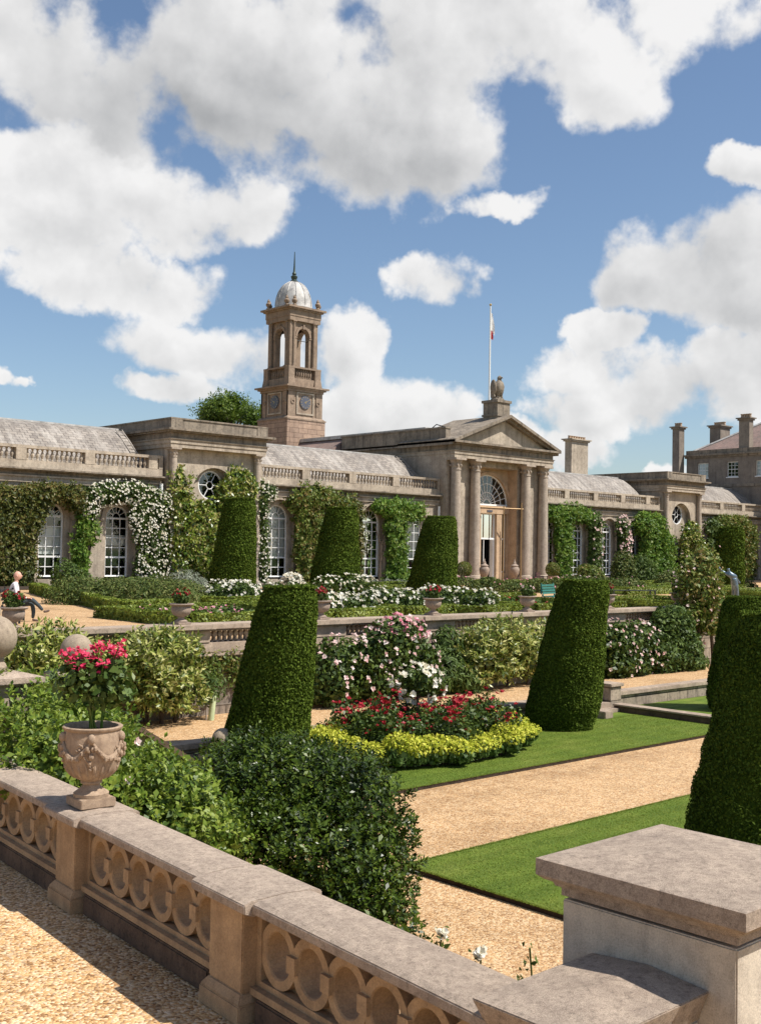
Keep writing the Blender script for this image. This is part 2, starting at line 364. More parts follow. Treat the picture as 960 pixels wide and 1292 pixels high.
def ell_points(lobes, n, shell=.35, seed=0, lump=.18, k=3.0, zmin=None):
    """points in the outer shell of a union of lobes [(c, r)], with outward normals and lumpy gaps"""
    C = np.array([l[0] for l in lobes], float); Rr = np.array([l[1] for l in lobes], float)
    ar = (Rr[:, 0]*Rr[:, 1]*Rr[:, 2])**(2/3); ar /= ar.sum()
    i = rng.choice(len(lobes), size=int(n*1.7), p=ar); d = nrm(rng.normal(size=(len(i), 3)))
    lm = Lump(k, 9, seed); base = C[i]+d*Rr[i]
    rad = 1-shell*rng.random((len(i), 1))**1.6+lump*lm(base)[:, None]
    P = C[i]+d*Rr[i]*rad
    keep = np.ones(len(P), bool)
    for j in range(len(lobes)):
        q = np.linalg.norm((P-C[j])/Rr[j], axis=1); keep &= ~((q < 1-shell) & (i != j))
    if zmin is not None: keep &= P[:, 2] > zmin
    P = P[keep][:n]; d = nrm((d/Rr[i]))[keep][:n]
    return P, d
def sprigs(P, d, ln, k, size, asp, up=.5):
    """leafy twigs: k leaves set round a short shoot starting at each point"""
    n = len(P); ax = nrm(d+np.array([0, 0, up])+rng.normal(size=(n, 3))*.45); ref = nrm(np.cross(ax, rng.normal(size=(n, 3)))); bi = np.cross(ax, ref)
    L_ = ln*rng.uniform(.6, 1.3, (n, 1)); parts = []
    for j in range(k):
        u = (j+1)/k; a = 2.4*j; rad = ref*math.cos(a)+bi*math.sin(a)
        t = nrm(rad*(1.15-.55*u)+ax*(.45+.5*u)+rng.normal(size=(n, 3))*.2); s = nrm(np.cross(t, ax)+1e-6); nn = np.cross(s, t)
        sz = size*rng.uniform(.65, 1.25, (n, 1))*(1.1-.35*u); B = P+ax*L_*u
        parts.append((np.stack([B, B+t*sz*.5+s*sz*asp*.5-nn*sz*.06, B+t*sz-nn*sz*.12, B+t*sz*.5-s*sz*asp*.5-nn*sz*.06], 1).reshape(-1, 3), np.arange(4*n).reshape(n, 4)))
    return cat_(parts)
def core(lobes, f, name, m, parent, seed=0, sz=.2):
    """inner mass of twigs and old leaves so one does not look straight through"""
    parts = []
    for j, (c, r) in enumerate(lobes):
        n = int(max(60, min(2600, 3.2*r[0]*r[2]/(sz*sz)))); d = nrm(rng.normal(size=(n, 3))); P = np.array(c)+d*np.array(r)*f*rng.uniform(.75, 1, (n, 1))
        parts.append(leaves(P, d, sz, .9, .5))
    V, Q = cat_(parts); return V, Q
def shrub(name, label, cat, lobes, n, size, leaf, asp=.5, shell=.4, seed=0, lump=.15, k=3., flowers=None, group=None, stems=None, spread=.8, up=0, zmin=None, coref=.72, tw=None):
    base = (float(np.mean([l[0][0] for l in lobes])), float(np.mean([l[0][1] for l in lobes])), float(min(l[0][2]-l[1][2] for l in lobes)))
    P, d = ell_points(lobes, n, shell, seed, lump, k, zmin)
    parts = [leaves(P, d+np.array([0, 0, .35]), size, asp, spread, up)]
    if tw:
        P, d = ell_points(lobes, tw[0], shell, seed+3, lump, k, zmin); parts.append(sprigs(P, d, tw[1], tw[2], size, asp))
    if coref: parts.append(core(lobes, coref, 'c', M[leaf], None, 0, max(.1, size*1.2)))
    V, Q = cat_(parts)
    if zmin is not None: V[:, 2] = np.maximum(V[:, 2], zmin-.02)
    if not flowers and not stems:
        o = npmesh(name, V-np.array(base), Q, M[leaf]); o.location = base
        return tag(o, label, cat, group)
    t = thing(name, label, cat, base, 0, group)
    npmesh('foliage', V, Q, M[leaf], t)
    if stems:
        mb = MB()
        for pts, r in stems: mb.tube(pts, r)
        mb.build('stem', M['bark'], t, smooth=True)
    if flowers:
        nf, fs, fm = flowers
        P, d = ell_points(lobes, nf, .06, seed+5, lump, k, zmin)
        vis = P+d*fs*.5
        V, Q = blooms(vis, d+np.array([.15, -.4, .35]), fs); npmesh('blossom', V, Q, M[fm], t)
    return t

# ================================================================== GROUND
def sheet(name, x0, x1, y0, y1, z, m, kind='structure'):
    o = MB().add([(x0,y0,z),(x1,y0,z),(x1,y1,z),(x0,y1,z)], [(0,1,2,3)]).build(name, m); return tag(o, kind=kind)
sheet('meadow', -1500, 1500, -1500, 1500, -2.16, M['field'])
sheet('lower_gravel', 4.5, 80, -12, 19.1, -2.112, M['gravel'])
# lawns, raised a hand above the gravel, with a cut soil edge
def lawn_plot(x0, x1, y0, y1, z=-2.112, h=.065, cut=0):
    poly = [(x0, y0), (x1, y0), (x1, y1), (x0, y1)]
    mb = MB(); mb.prism(poly, 'z', z, z+h); o = mb.build('lawn', M['soil']); tag(o, kind='structure')
    me = o.data; me.materials.append(M['lawn'])
    for p in me.polygons:
        if p.normal.z > .9: p.material_index = 1
    return o
lawn_plot(10.85, 80, 1.0, 11.1)
lawn_plot(9.2, 25.925, 14.6, 18.72)
lawn_plot(26.3, 80, 14.6, 18.72)
def blades(x0, x1, y0, y1, n, z=-2.047, edge=True):
    P = np.stack([rng.uniform(x0, x1, n), rng.uniform(y0, y1, n), np.full(n, z)], 1)
    if edge:
        m = int(n*.12); e = np.stack([rng.uniform(x0, x1, m), np.full(m, y0)+rng.normal(size=m)*.012, np.full(m, z)], 1); f = np.stack([rng.uniform(x0, x1, m), np.full(m, y1)+rng.normal(size=m)*.012, np.full(m, z)], 1); g = np.stack([np.full(m, x0)+rng.normal(size=m)*.012, rng.uniform(y0, y1, m), np.full(m, z)], 1); P = np.concatenate([P, e, f, g])
    k = len(P); a = rng.uniform(0, 6.28, k); w = np.stack([np.cos(a), np.sin(a), np.zeros(k)], 1)*.006; h = rng.uniform(.006, .02, (k, 1)); t = np.concatenate([rng.normal(size=(k, 2))*.016, h], 1)
    V = np.stack([P-w, P+w, P+t], 1).reshape(-1, 3); return V, np.arange(3*k).reshape(k, 3)
V, Q = cat_([blades(10.85, 19, 7.4, 11.1, 60000), blades(13, 25.9, 14.6, 17.6, 60000)])
M['grass'] = leafmat('grass_blades', [(.12, .18, .02), (.19, .25, .032), (.28, .31, .06)], .6, .35, .2, .55)
tag(npmesh('grass', V, Q, M['grass']), 'short mown grass of the lower lawns', 'grass', kind='stuff')
# upper path between the low wall and the terrace wall
mb = MB().box(6, 80, 18.95, 22.3, -2.3, -1.64); tag(mb.build('lower_path', M['gravel']), kind='structure')
# middle terrace
mb = MB().box(-40, 140, 22.25, 140, -2.3, 0.0); tag(mb.build('terrace_ground', M['gravel']), kind='structure')
# near terrace: edge follows the slanting balustrade
UX, UY = .0899, .99595                                         # direction of the near balustrade
OX, OY = 4.115, 3.6
def nb(t, s): return (OX+UY*t+UX*s, OY-UX*t+UY*s)             # across, along
a, b_, c_ = nb(.15, -14), nb(.15, 9.5), nb(.15, 9.5)
mb = MB().prism([(-40, -14), a, b_, (4.9, 22.2), (-40, 22.2)], 'z', -2.3, -.8); tag(mb.build('upper_gravel', M['neargravel']), kind='structure')

# ================================================================== ORANGERY
og = thing('orangery', 'long weathered stone orangery with arched windows and a columned pedimented entrance', 'building', (65.4, 58, 0))
FY = 58.0
def arch_wall(mb, x0, x1, z0, z1, Y, holes, depth, n=14):
    q = lambda a, b, c, d: mb.add([a, b, c, d], [(0, 1, 2, 3)])
    cur = x0
    for cx, hw, zs, zp in holes:
        if cx-hw > cur: q((cur,Y,z0),(cx-hw,Y,z0),(cx-hw,Y,z1),(cur,Y,z1))
        if zs > z0: q((cx-hw,Y,z0),(cx+hw,Y,z0),(cx+hw,Y,zs),(cx-hw,Y,zs))
        P = [(cx-hw*math.cos(PI*k/n), zp+hw*math.sin(PI*k/n)) for k in range(n+1)]
        for p, r in zip(P, P[1:]): q((p[0],Y,p[1]),(r[0],Y,r[1]),(r[0],Y,z1),(p[0],Y,z1))
        out = [(cx-hw, zs)]+P+[(cx+hw, zs)]
        for p, r in zip(out, out[1:]+out[:1]): q((p[0],Y,p[1]),(r[0],Y,r[1]),(r[0],Y+depth,r[1]),(p[0],Y+depth,p[1]))
        cur = cx+hw
    if cur < x1: q((cur,Y,z0),(x1,Y,z0),(x1,Y,z1),(cur,Y,z1))
def ringpoly(cx, hw, zs, zp, n=14):
    return [(cx-hw, zs)]+[(cx-hw*math.cos(PI*k/n), zp+hw*math.sin(PI*k/n)) for k in range(n+1)]+[(cx+hw, zs)]
def outline_frame(mb, cx, hw, zs, zp, w, Y0, Y1, n=14):
    a = ringpoly(cx, hw, zs, zp, n); b = ringpoly(cx, hw-w, zs+w, zp, n)
    for i in range(len(a)):
        j = (i+1) % len(a)
        vs = [(a[i][0],Y0,a[i][1]),(a[j][0],Y0,a[j][1]),(b[j][0],Y0,b[j][1]),(b[i][0],Y0,b[i][1])]
        vs += [(x, Y1, z) for x, _, z in vs]
        mb.add(vs, [(0,1,2,3),(7,6,5,4),(0,4,5,1),(1,5,6,2),(2,6,7,3),(3,7,4,0)])
def arch_window(parent, cx, hw, zs, zp, Y, blind=None, rows=6):
    mb = MB(); outline_frame(mb, cx, hw, zs, zp, .085, Y-.02, Y+.1)
    mb.box(cx-hw-.06, cx+hw+.06, Y-.14, Y+.1, zs-.12, zs+.012)            # white sill
    bw = .022
    for t in (-1/3, 1/3): mb.box(cx+t*hw-bw, cx+t*hw+bw, Y, Y+.05, zs+.08, zp)
    hh = (zp-zs)/rows
    for k in range(1, rows+1):
        w = .05 if k in (rows//2-1, rows) else bw
        mb.box(cx-hw+.07, cx+hw-.07, Y+.004, Y+.054, zs+hh*k-w, zs+hh*k+w)
    r = hw/3                                                            # spokes of the arched head
    A = [(cx+r*math.cos(PI*k/8), zp+.02+r*1.25*math.sin(PI*k/8)) for k in range(9)]
    for p, q_ in zip(A, A[1:]): mb.tube([(p[0],Y+.03,p[1]),(q_[0],Y+.03,q_[1])], bw, 4)
    for an in (35, 65, 90, 115, 145):
        c, s = math.cos(R_(an)), math.sin(R_(an))
        mb.tube([(cx+r*c,Y+.03,zp+.02+r*1.25*s),(cx+(hw-.06)*c,Y+.03,zp+(hw-.06)*s)], bw, 4)
    w = mb.build('window', M['white'], parent)
    P = ringpoly(cx, hw-.05, zs+.05, zp)
    MB().add([(x, Y+.035, z) for x, z in P], [tuple(range(len(P)))]).build('pane', M['glass'], w, False)
    if blind:
        z0, z1 = blind
        P = [(cx-hw+.06, z0), (cx+hw-.06, z0)]
        if z1 > zp: P += [(cx+(hw-.06)*math.cos(PI*k/12), zp+(hw-.06)*math.sin(PI*k/12)) for k in range(13)]
        else: P += [(cx+hw-.06, z1), (cx-hw+.06, z1)]
        MB().add([(x, Y+.16, z) for x, z in P], [tuple(range(len(P)))]).build('blind', M['blind'], w, False)
    return w
def baluster(mb, x, y, z0, h, r, n=7):
    p = [(.62,0),(.62,.1),(.4,.14),(.55,.25),(.95,.42),(.8,.58),(.45,.78),(.38,.86),(.62,.9),(.62,1)]
    mb.lathe([(r*a, h*t) for a, t in p], (x, y, z0), n)
def wing(x0, x1, wins, hw, zs, zp, blinds, roof=(None, None)):
    mb = MB(); rec = hw+.34
    arch_wall(mb, x0, x1, -.3, 5.66, FY, [(c, rec, .0, zp) for c in wins], .26)
    arch_wall(mb, x0, x1, -.3, 5.66, FY+.26, [(c, hw, zs, zp) for c in wins], .3)
    mb.box(x0, x1, FY+1.6, FY+1.7, -.3, 5.66)
    mb.build('wing_wall', M['facade'], og)
    MB().add([(x0,FY+1.5,-.3),(x1,FY+1.5,-.3),(x1,FY+1.5,5.6),(x0,FY+1.5,5.6)], [(0,1,2,3)]).build('room_shade_sheet', M['dark'], og)  # black sheet paints the shade of the room behind the windows
    for c in wins:                                                     # archivolt mouldings
        mb = MB()
        A = ringpoly(c, rec+.14, zp, zp); B = ringpoly(c, rec, zp, zp)
        for i in range(1, len(A)-2):
            vs = [(p[0],y,p[1]) for y in (FY-.09, FY) for p in (A[i],A[i+1],B[i+1],B[i])]
            mb.add(vs, [(0,1,2,3),(7,6,5,4),(0,4,5,1),(1,5,6,2),(2,6,7,3),(3,7,4,0)])
        for s_ in (-1, 1): mb.box(c+s_*(rec+.09)-.1, c+s_*(rec+.09)+.1, FY-.1, FY+.02, zp-.16, zp)
        mb.build('arch_moulding', M['facade'], og)
    mb = MB().box(x0, x1, FY-.12, FY+.5, 5.66, 6.02); mb.box(x0, x1, FY-.2, FY+.4, 5.95, 6.04); mb.build('architrave', M['facade'], og)
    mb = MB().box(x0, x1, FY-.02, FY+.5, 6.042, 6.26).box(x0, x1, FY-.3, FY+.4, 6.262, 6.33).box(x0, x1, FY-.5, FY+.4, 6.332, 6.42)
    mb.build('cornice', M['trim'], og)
    mb = MB().box(x0, x1, FY-.12, FY+.35, 6.422, 6.86).box(x0, x1, FY-.14, FY+.34, 7.5, 7.66)
    piers = [(a+b)/2 for a, b in zip(wins, wins[1:])]
    piers = [piers[0]-(wins[1]-wins[0])]+piers+[piers[-1]+(wins[1]-wins[0])]
    piers = [p for p in piers if x0+.5 < p < x1-.5]
    for p in piers: mb.box(p-.3, p+.3, FY-.135, FY+.33, 6.862, 7.498)
    mb.box(x1-.25, x1, FY-.13, FY+.3, 6.862, 7.498); mb.box(x0, x0+.25, FY-.13, FY+.3, 6.862, 7.498)
    bal = mb.build('balustrade', M['facade'], og)
    ed = [x0+.25]+sum([[p-.3, p+.3] for p in piers], [])+[x1-.25]
    for a, b in zip(ed[::2], ed[1::2]):
        if b-a < .4: continue
        mb = MB(); k = max(1, int((b-a)/.27))
        for i in range(k): baluster(mb, a+(i+.5)*(b-a)/k, FY+.1, 6.862, .636, .115)
        mb.build('baluster_row', M['facade'], bal, False, smooth=True)
    ra, rb = roof[0] if roof[0] else x0, roof[1] if roof[1] else x1
    pr = [(FY+.8,6.75),(FY+.9,7.25),(FY+1.7,7.98),(FY+2.6,8.75),(FY+3.3,9.2),(FY+4.0,9.42),(FY+8,9.3),(FY+8,6.75)]
    rf = MB().prism(pr, 'x', ra, rb).build('slate_roof', M['slate'], og)
    MB().box(ra, rb, FY+3.9, FY+4.6, 9.4, 9.5).build('ridge_cap', M['lead'], rf, False)
    MB().box(x0, x1, FY+.36, FY+.9, 6.6, 6.8).build('gutter', M['lead'], og)
    for c, bl in zip(wins, blinds): arch_window(og, c, hw, zs, zp, FY+.4, bl)
wing(2, 36.1, [4.7, 8.8, 12.9, 17.0, 21.1, 25.2, 29.3, 33.4], .74, .5, 3.86, [None]*4+[None, (1.6, 3.4), (1.75, 3.3), (2.3, 2.9)], (None, 35.4))
wing(43.2, 59.7, [45.0, 49.1, 53.2, 57.3], .88, .45, 4.25, [(1.75, 9), (1.7, 9), (1.75, 9), (1.7, 9)], (None, 58.9))
wing(71.1, 88.4, [72.9, 76.7, 80.8, 84.6], .82, .55, 4.25, [None, (2.2, 3.4), (3.0, 4.0), (1.6, 2.8)], (None, 87.6))
wing(94.9, 108.5, [97.0, 101.1, 105.2], .82, .55, 4.25, [None]*3)

def column(mb, x, y, z0, z1, r, n=20):
    h = z1-z0; base = .5*r*2; cap = 1.05*r*2
    mb.box(x-1.42*r, x+1.42*r, y-1.42*r, y+1.42*r, z0, z0+.22*base*2)
    p = [(1.36*r,.44*base),(1.4*r,.6*base),(1.36*r,.78*base),(1.12*r,.84*base),(1.14*r,.95*base),(1.0*r,1.1*base)]
    top = h-cap
    for t in (.2, .4, .6, .8, 1): p.append((r*(1-.17*t**1.6), 1.1*base+(top-1.1*base)*t))
    p += [(.92*r,top+.01),(.92*r,top+.07*cap),(.83*r,top+.09*cap),(.85*r,top+.55*cap),(1.05*r,top+.68*cap),(1.18*r,top+.82*cap)]
    mb.lathe(p, (x, y, z0), n); mb.box(x-1.3*r, x+1.3*r, y-1.3*r, y+1.3*r, z0+top+.82*cap, z1)
    for k in range(8):                                                   # leaf carving round the capital
        a = 2*PI*k/8+.3; mb.sphere((x+.95*r*math.cos(a), y+.95*r*math.sin(a), z0+top+.38*cap), .2*r, 6, 4, (1, 1, 1.3))
def pavilion(cl, cr_, backY):
    xa, xb = cl-.42, cr_+.42; cx = (cl+cr_)/2; PY = 57.72
    mb = MB(); arch_wall(mb, xa+.12, xb-.12, -.3, 8.18, PY, [(cx, 1.62, .0, 5.55)], .45, 18)
    mb.box(xa+.12, xa+.2, PY+.003, backY, -.3, 8.18); mb.box(xb-.2, xb-.12, PY+.003, backY, -.3, 8.18); mb.box(xa+.2, xb-.2, backY-.2, backY, -.3, 8.18)
    # back wall of the niche with a round window hole
    zc, rr = (6.12, .9); n = 24; Yb = PY+.45
    C = [(cx+rr*math.cos(2*PI*k/n), zc+rr*math.sin(2*PI*k/n)) for k in range(n)]; D = [(cx+1.9*math.cos(2*PI*k/n), zc+1.9*math.sin(2*PI*k/n)) for k in range(n)]
    for k in range(n):
        j = (k+1) % n; mb.add([(C[k][0],Yb,C[k][1]),(C[j][0],Yb,C[j][1]),(D[j][0],Yb,D[j][1]),(D[k][0],Yb,D[k][1])], [(0,1,2,3)])
        mb.add([(C[k][0],Yb,C[k][1]),(C[j][0],Yb,C[j][1]),(C[j][0],Yb+.25,C[j][1]),(C[k][0],Yb+.25,C[k][1])], [(0,1,2,3)])
    mb.add([(cx-1.7,Yb+.003,-.3),(cx+1.7,Yb+.003,-.3),(cx+1.7,Yb+.003,4.9),(cx-1.7,Yb+.003,4.9)], [(0,1,2,3)])
    mb.build('pavilion_wall', M['facade'], og)
    MB().box(cx-1.2, cx+1.2, Yb+.5, Yb+.55, zc-1.2, zc+1.2).build('room_shade_sheet', M['dark'], og)  # sheet painting the shade behind the round window
    mb = MB()                                                            # round window
    for k in range(n):
        j = (k+1) % n
        E = [(cx+(rr-.09)*math.cos(2*PI*q/n), zc+(rr-.09)*math.sin(2*PI*q/n)) for q in (k, j)]
        vs = [(p[0],y,p[1]) for y in (Yb+.05, Yb+.15) for p in (C[k], C[j], E[1], E[0])]
        mb.add(vs, [(0,1,2,3),(7,6,5,4),(0,4,5,1),(1,5,6,2),(2,6,7,3),(3,7,4,0)])
    for k in range(6):
        a = PI/3*k; mb.tube([(cx+.24*math.cos(a),Yb+.1,zc+.24*math.sin(a)),(cx+.84*math.cos(a),Yb+.1,zc+.84*math.sin(a))], .026, 5)
    mb.tube([(cx+.24*math.cos(2*PI*k/16),Yb+.1,zc+.24*math.sin(2*PI*k/16)) for k in range(17)], .03, 5)
    w = mb.build('round_window', M['white'], og)
    MB().add([(x,Yb+.11,z) for x, z in C], [tuple(range(n))]).build('pane', M['glass'], w, False)
    # low door window in the niche
    arch_window(og, cx+.05, .6, .35, 3.0, Yb-.02, None, 5)
    for x in (cl, cr_):
        mb = MB(); column(mb, x, 57.55, 0, 8.18, .27); mb.build('column', M['column'], og, smooth=True)
    def wrap(e, z0, z1, mb): mb.box(xa-e, xb+e, 57.2-e, backY, z0, z1)
    mb = MB(); wrap(0, 8.182, 8.42, mb); wrap(.05, 8.422, 8.66, mb); wrap(.12, 8.662, 8.72, mb); mb.build('architrave', M['facade'], og)
    mb = MB(); wrap(0, 8.722, 9.08, mb); wrap(.25, 9.082, 9.17, mb); wrap(.42, 9.172, 9.3, mb); mb.build('cornice', M['trim'], og)
    mb = MB(); wrap(.02, 9.302, 9.86, mb); wrap(.08, 9.862, 9.95, mb)
    mb.box(xa-.05, xa+.75, 57.13, 57.2, 9.303, 9.87); mb.box(xb-.75, xb+.05, 57.13, 57.2, 9.303, 9.87); mb.build('attic', M['trim'], og)
pavilion(36.62, 42.8, 66.2)
pavilion(88.9, 94.4, 76)
MB().tube([(35.95,57.75,6.0),(35.95,57.75,3.6)], .11, 8).build('downpipe', M['white'], og, smooth=True)
MB().tube([(59.45,57.7,5.6),(59.45,57.7,1.0)], .09, 8).build('downpipe', M['white'], og, smooth=True)

# ---- entrance portico
PX = 65.4
xa, xb = 59.72, 71.08
mb = MB()
mb.box(xa, 62.95, 57.25, 69, -.3, 9.18); mb.box(67.75, xb, 57.25, 69, -.3, 9.18)            # side masses
mb.box(62.95, 67.75, 57.26, 58.3, 8.75, 9.17)
mb.build('portico_wall', M['facade'], og)
mb = MB(); arch_wall(mb, 62.952, 67.748, 5.9, 8.75, 58.2, [(PX, 2.3, 5.9, 6.0)], .3, 20)
for s_ in (-1, 1):
    mb.box(PX+s_*1.2-.3, PX+s_*1.2+.3, 58.08, 58.5, 0, 5.3)
    mb.box(PX+s_*2.24-.15, PX+s_*2.24+.15, 58.12, 58.5, 0, 5.3)
    mb.box(min(PX+s_*1.5, PX+s_*2.09), max(PX+s_*1.5, PX+s_*2.09), 58.15, 58.5, 0, .75)
mb.box(62.955, 67.745, 58.04, 58.5, 5.302, 5.898); mb.box(62.954, 67.746, 57.94, 58.2, 5.8, 5.9)
for A0, A1, yy in ((2.3, 2.52, 58.1),):
    for k in range(20):
        t0, t1 = PI*k/20, PI*(k+1)/20
        vs = [(PX+r*math.cos(t), y, 6.0+r*math.sin(t)) for y in (yy, 58.202) for r, t in ((A0,t0),(A1,t0),(A1,t1),(A0,t1))]
        mb.add(vs, [(0,1,2,3),(7,6,5,4),(0,4,5,1),(1,5,6,2),(2,6,7,3),(3,7,4,0)])
mb.build('porch_wall', M['warm'], og)  # back wall wears the same painted-in warm light
mb = MB()                                                            # porch sides, warm light off the floor painted into the stone
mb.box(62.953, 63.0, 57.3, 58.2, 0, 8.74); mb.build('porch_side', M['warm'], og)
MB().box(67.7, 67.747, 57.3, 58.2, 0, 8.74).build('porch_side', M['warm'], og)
MB().box(62.9, 67.8, 59.8, 59.9, 0, 8.7).build('hall_shade_sheet', M['dark'], og)  # sheet painting the shade of the hall behind the door
mb = MB()                                                            # fanlight
for k in range(24):
    t0, t1 = PI*k/24, PI*(k+1)/24
    vs = [(PX+r*math.cos(t), y, 6.0+r*math.sin(t)) for y in (58.3, 58.4) for r, t in ((2.2,t0),(2.3,t0),(2.3,t1),(2.2,t1))]
    mb.add(vs, [(0,1,2,3),(7,6,5,4),(0,4,5,1),(1,5,6,2),(2,6,7,3),(3,7,4,0)])
for rr in (.4, .95, 1.6): mb.tube([(PX+rr*math.cos(PI*k/24),58.35,6.0+rr*math.sin(PI*k/24)) for k in range(25)], .03, 5)
for k in range(1, 12):
    a = PI*k/12; mb.tube([(PX+.4*math.cos(a),58.35,6.0+.4*math.sin(a)),(PX+2.25*math.cos(a),58.35,6.0+2.25*math.sin(a))], .026, 5)
mb.box(PX-2.3, PX+2.3, 58.28, 58.42, 5.9, 6.04)
fan = mb.build('fanlight', M['white'], og)
MB().add([(PX+2.25*math.cos(PI*k/24),58.36,6.0+2.25*math.sin(PI*k/24)) for k in range(25)], [tuple(range(25))]).build('pane', M['glass'], fan, False)
mb = MB().box(PX-.9, PX-.82, 58.3, 58.4, 0, 5.3).box(PX+.82, PX+.9, 58.3, 58.4, 0, 5.3).box(PX-.9, PX+.9, 58.26, 58.42, 3.3, 3.43).box(PX-.82, PX+.82, 58.3, 58.4, 5.21, 5.3)
mb.box(PX+.34, PX+.44, 57.95, 58.3, .02, 3.28); mb.box(PX-.35, PX-.3, 58.3, 58.38, .02, 3.28)
dr = mb.build('entrance_door', M['white'], og)
MB().add([(PX-.82,58.35,3.43),(PX+.82,58.35,3.43),(PX+.82,58.35,5.21),(PX-.82,58.35,5.21)], [(0,1,2,3)]).build('pane', M['glass'], dr, False)
MB().box(PX-.6, PX+.45, 58.55, 58.6, 3.7, 4.8).build('inner_panel', M['blind'], dr, False)
for s_ in (-1, 1):
    c = PX+s_*1.8
    mb = MB(); mb.box(c-.29, c-.24, 58.3, 58.4, .75, 5.3).box(c+.24, c+.29, 58.3, 58.4, .75, 5.3).box(c-.29, c+.29, 58.3, 58.4, .75, .85).box(c-.24, c+.24, 58.3, 58.4, 3.3, 3.43)
    w = mb.build('sidelight', M['white'], og)
    MB().add([(c-.25,58.36,.8),(c+.25,58.36,.8),(c+.25,58.36,5.3),(c-.25,58.36,5.3)], [(0,1,2,3)]).build('pane', M['glass'], w, False)
MB().box(PX-.3, PX+.3, 58.0, 58.04, 5.42, 5.56).build('name_plate', M['clock'], og)
for x in (60.3, 62.42, 68.24, 70.4):
    mb = MB(); column(mb, x, 56.85, .12, 9.18, .425, 24); mb.build('column', M['column'], og, smooth=True)
MB().box(59.4, 71.4, 56.1, 58.2, -.1, .12).build('portico_step', M['column'], og)
def pw(e, z0, z1, mb, b=69): mb.box(xa-e, xb+e, 56.45-e, b, z0, z1)
mb = MB(); pw(0, 9.182, 9.45, mb); pw(.05, 9.452, 9.68, mb); pw(.11, 9.682, 9.74, mb); mb.build('architrave', M['facade'], og)
mb = MB(); pw(0, 9.742, 10.14, mb); pw(.2, 10.142, 10.26, mb); pw(.46, 10.262, 10.42, mb, 62); mb.build('cornice', M['trim'], og)
# pediment
zb, za = 10.422, 12.72; xl, xr = xa-.46, xb+.46
mb = MB().prism([(xl+.7, zb), (xr-.7, zb), (PX, za-.4)], 'y', 56.62, 62); mb.build('tympanum', M['facade'], og)
for lo, hi, y0 in ((0, .17, 56.0), (.172, .4, 56.25)):
    pass
def rake(th0, th1, y0, y1):
    mb = MB(); sl = (za-zb)/(PX-xl)
    for s_ in (-1, 1):
        e = xl if s_ < 0 else xr; out = .0
        P = [(e, zb+th0), (e, zb+th1), (PX, za+th1), (PX, za+th0)]
        mb.prism(P, 'y', y0, y1)
    return mb
m1 = rake(-.34, -.17, 56.25, 62); 
mb = rake(-.168, .06, 55.98, 62)
mb.v += [tuple(v) for v in m1.v]; k = len(mb.v)-len(m1.v); mb.f += [tuple(i+k for i in f) for f in m1.f]
mb.build('raking_cornice', M['trim'], og)
mb = MB().box(PX-.72, PX+.72, 56.75, 58.2, 12.2, 13.75).box(PX-.82, PX+.82, 56.65, 58.3, 13.752, 13.95).box(PX-.8, PX+.8, 56.67, 58.28, 12.7, 12.86)
mb.build('pedestal', M['trim'], og)
# attic walls running back from the pediment, hall roof behind
for s_ in (-1, 1):
    e = xa if s_ < 0 else xb; mb = MB()
    mb.box(min(e, e-s_*.5), max(e, e-s_*.5), 57.4, 69, 10.422, 11.36); mb.box(min(e+s_*.08, e-s_*.55), max(e+s_*.08, e-s_*.55), 57.35, 69.1, 11.362, 11.48)
    mb.build('attic', M['trim'], og)
mb = MB().prism([(57.6, 9.5), (60.6, 11.5), (70.2, 11.62), (73.4, 9.5)], 'y', 69.2, 92); mb.build('hall_roof', M['reddslate'], og)
MB().box(60.2, 70.6, 60, 92, 11.38, 11.66).build('flat_lead_roof', M['lead'], og)
MB().box(56, 75, 68.6, 92, 5, 9.5).build('hall_wall', M['facade'], og)
mb = MB().box(97.6, 100.5, 75, 75.9, 6, 14.5).box(97.45, 100.65, 74.85, 76.05, 14.502, 14.66).box(97.3, 100.8, 74.7, 76.2, 14.662, 14.78)
ch = mb.build('chimney', M['facade'], og)
for k in range(7): MB().lathe([(.2,0),(.16,.25),(.2,.3),(.19,.34)], (97.8+k*.42, 75.45, 14.782), 10).build('chimney_pot', M['terracotta'], ch, False, smooth=True)
MB().box(88, 100, 66, 92, 5, 9.0).build('rear_range', M['facade'], og)
# ochre pole frame before the door
f = thing('pole_frame', 'slim ochre pole frame standing before the entrance door', 'frame', (66.9, 57.4, 0))
MB().tube([(66.2,57.3,.12),(66.2,57.3,5.9)], .05, 6).build('pole', M['brass'], f)
MB().tube([(67.6,56.7,.12),(67.6,56.7,6.2)], .05, 6).build('pole', M['brass'], f)
MB().tube([(63.6,57.9,5.75),(66.2,57.3,5.72),(67.75,56.65,5.7)], .04, 6).build('crossbar', M['brass'], f)

# roof ladders
def ladder(label, x, y0, z0, y1, z1):
    t = thing('roof_ladder', label, 'ladder', (x, y0, z0), 0, 'ladders on the slate roofs'); 
    for s_ in (-.22, .22): MB().tube([(x+s_,y0,z0),(x+s_,y1,z1)], .035, 5).build('rail', M['oldwood'], t)
    for k in range(9):
        u = (k+.5)/9; MB().tube([(x-.22,y0+(y1-y0)*u,z0+(z1-z0)*u),(x+.22,y0+(y1-y0)*u,z0+(z1-z0)*u)], .025, 5).build('rung', M['oldwood'], t)
ladder('wooden roof ladder lying on the slates beside the oval-window pavilion', 35.1, 58.85, 7.33, 61.35, 9.38)
ladder('wooden roof ladder lying on the slates beside the entrance block', 58.75, 58.85, 7.33, 61.35, 9.38)

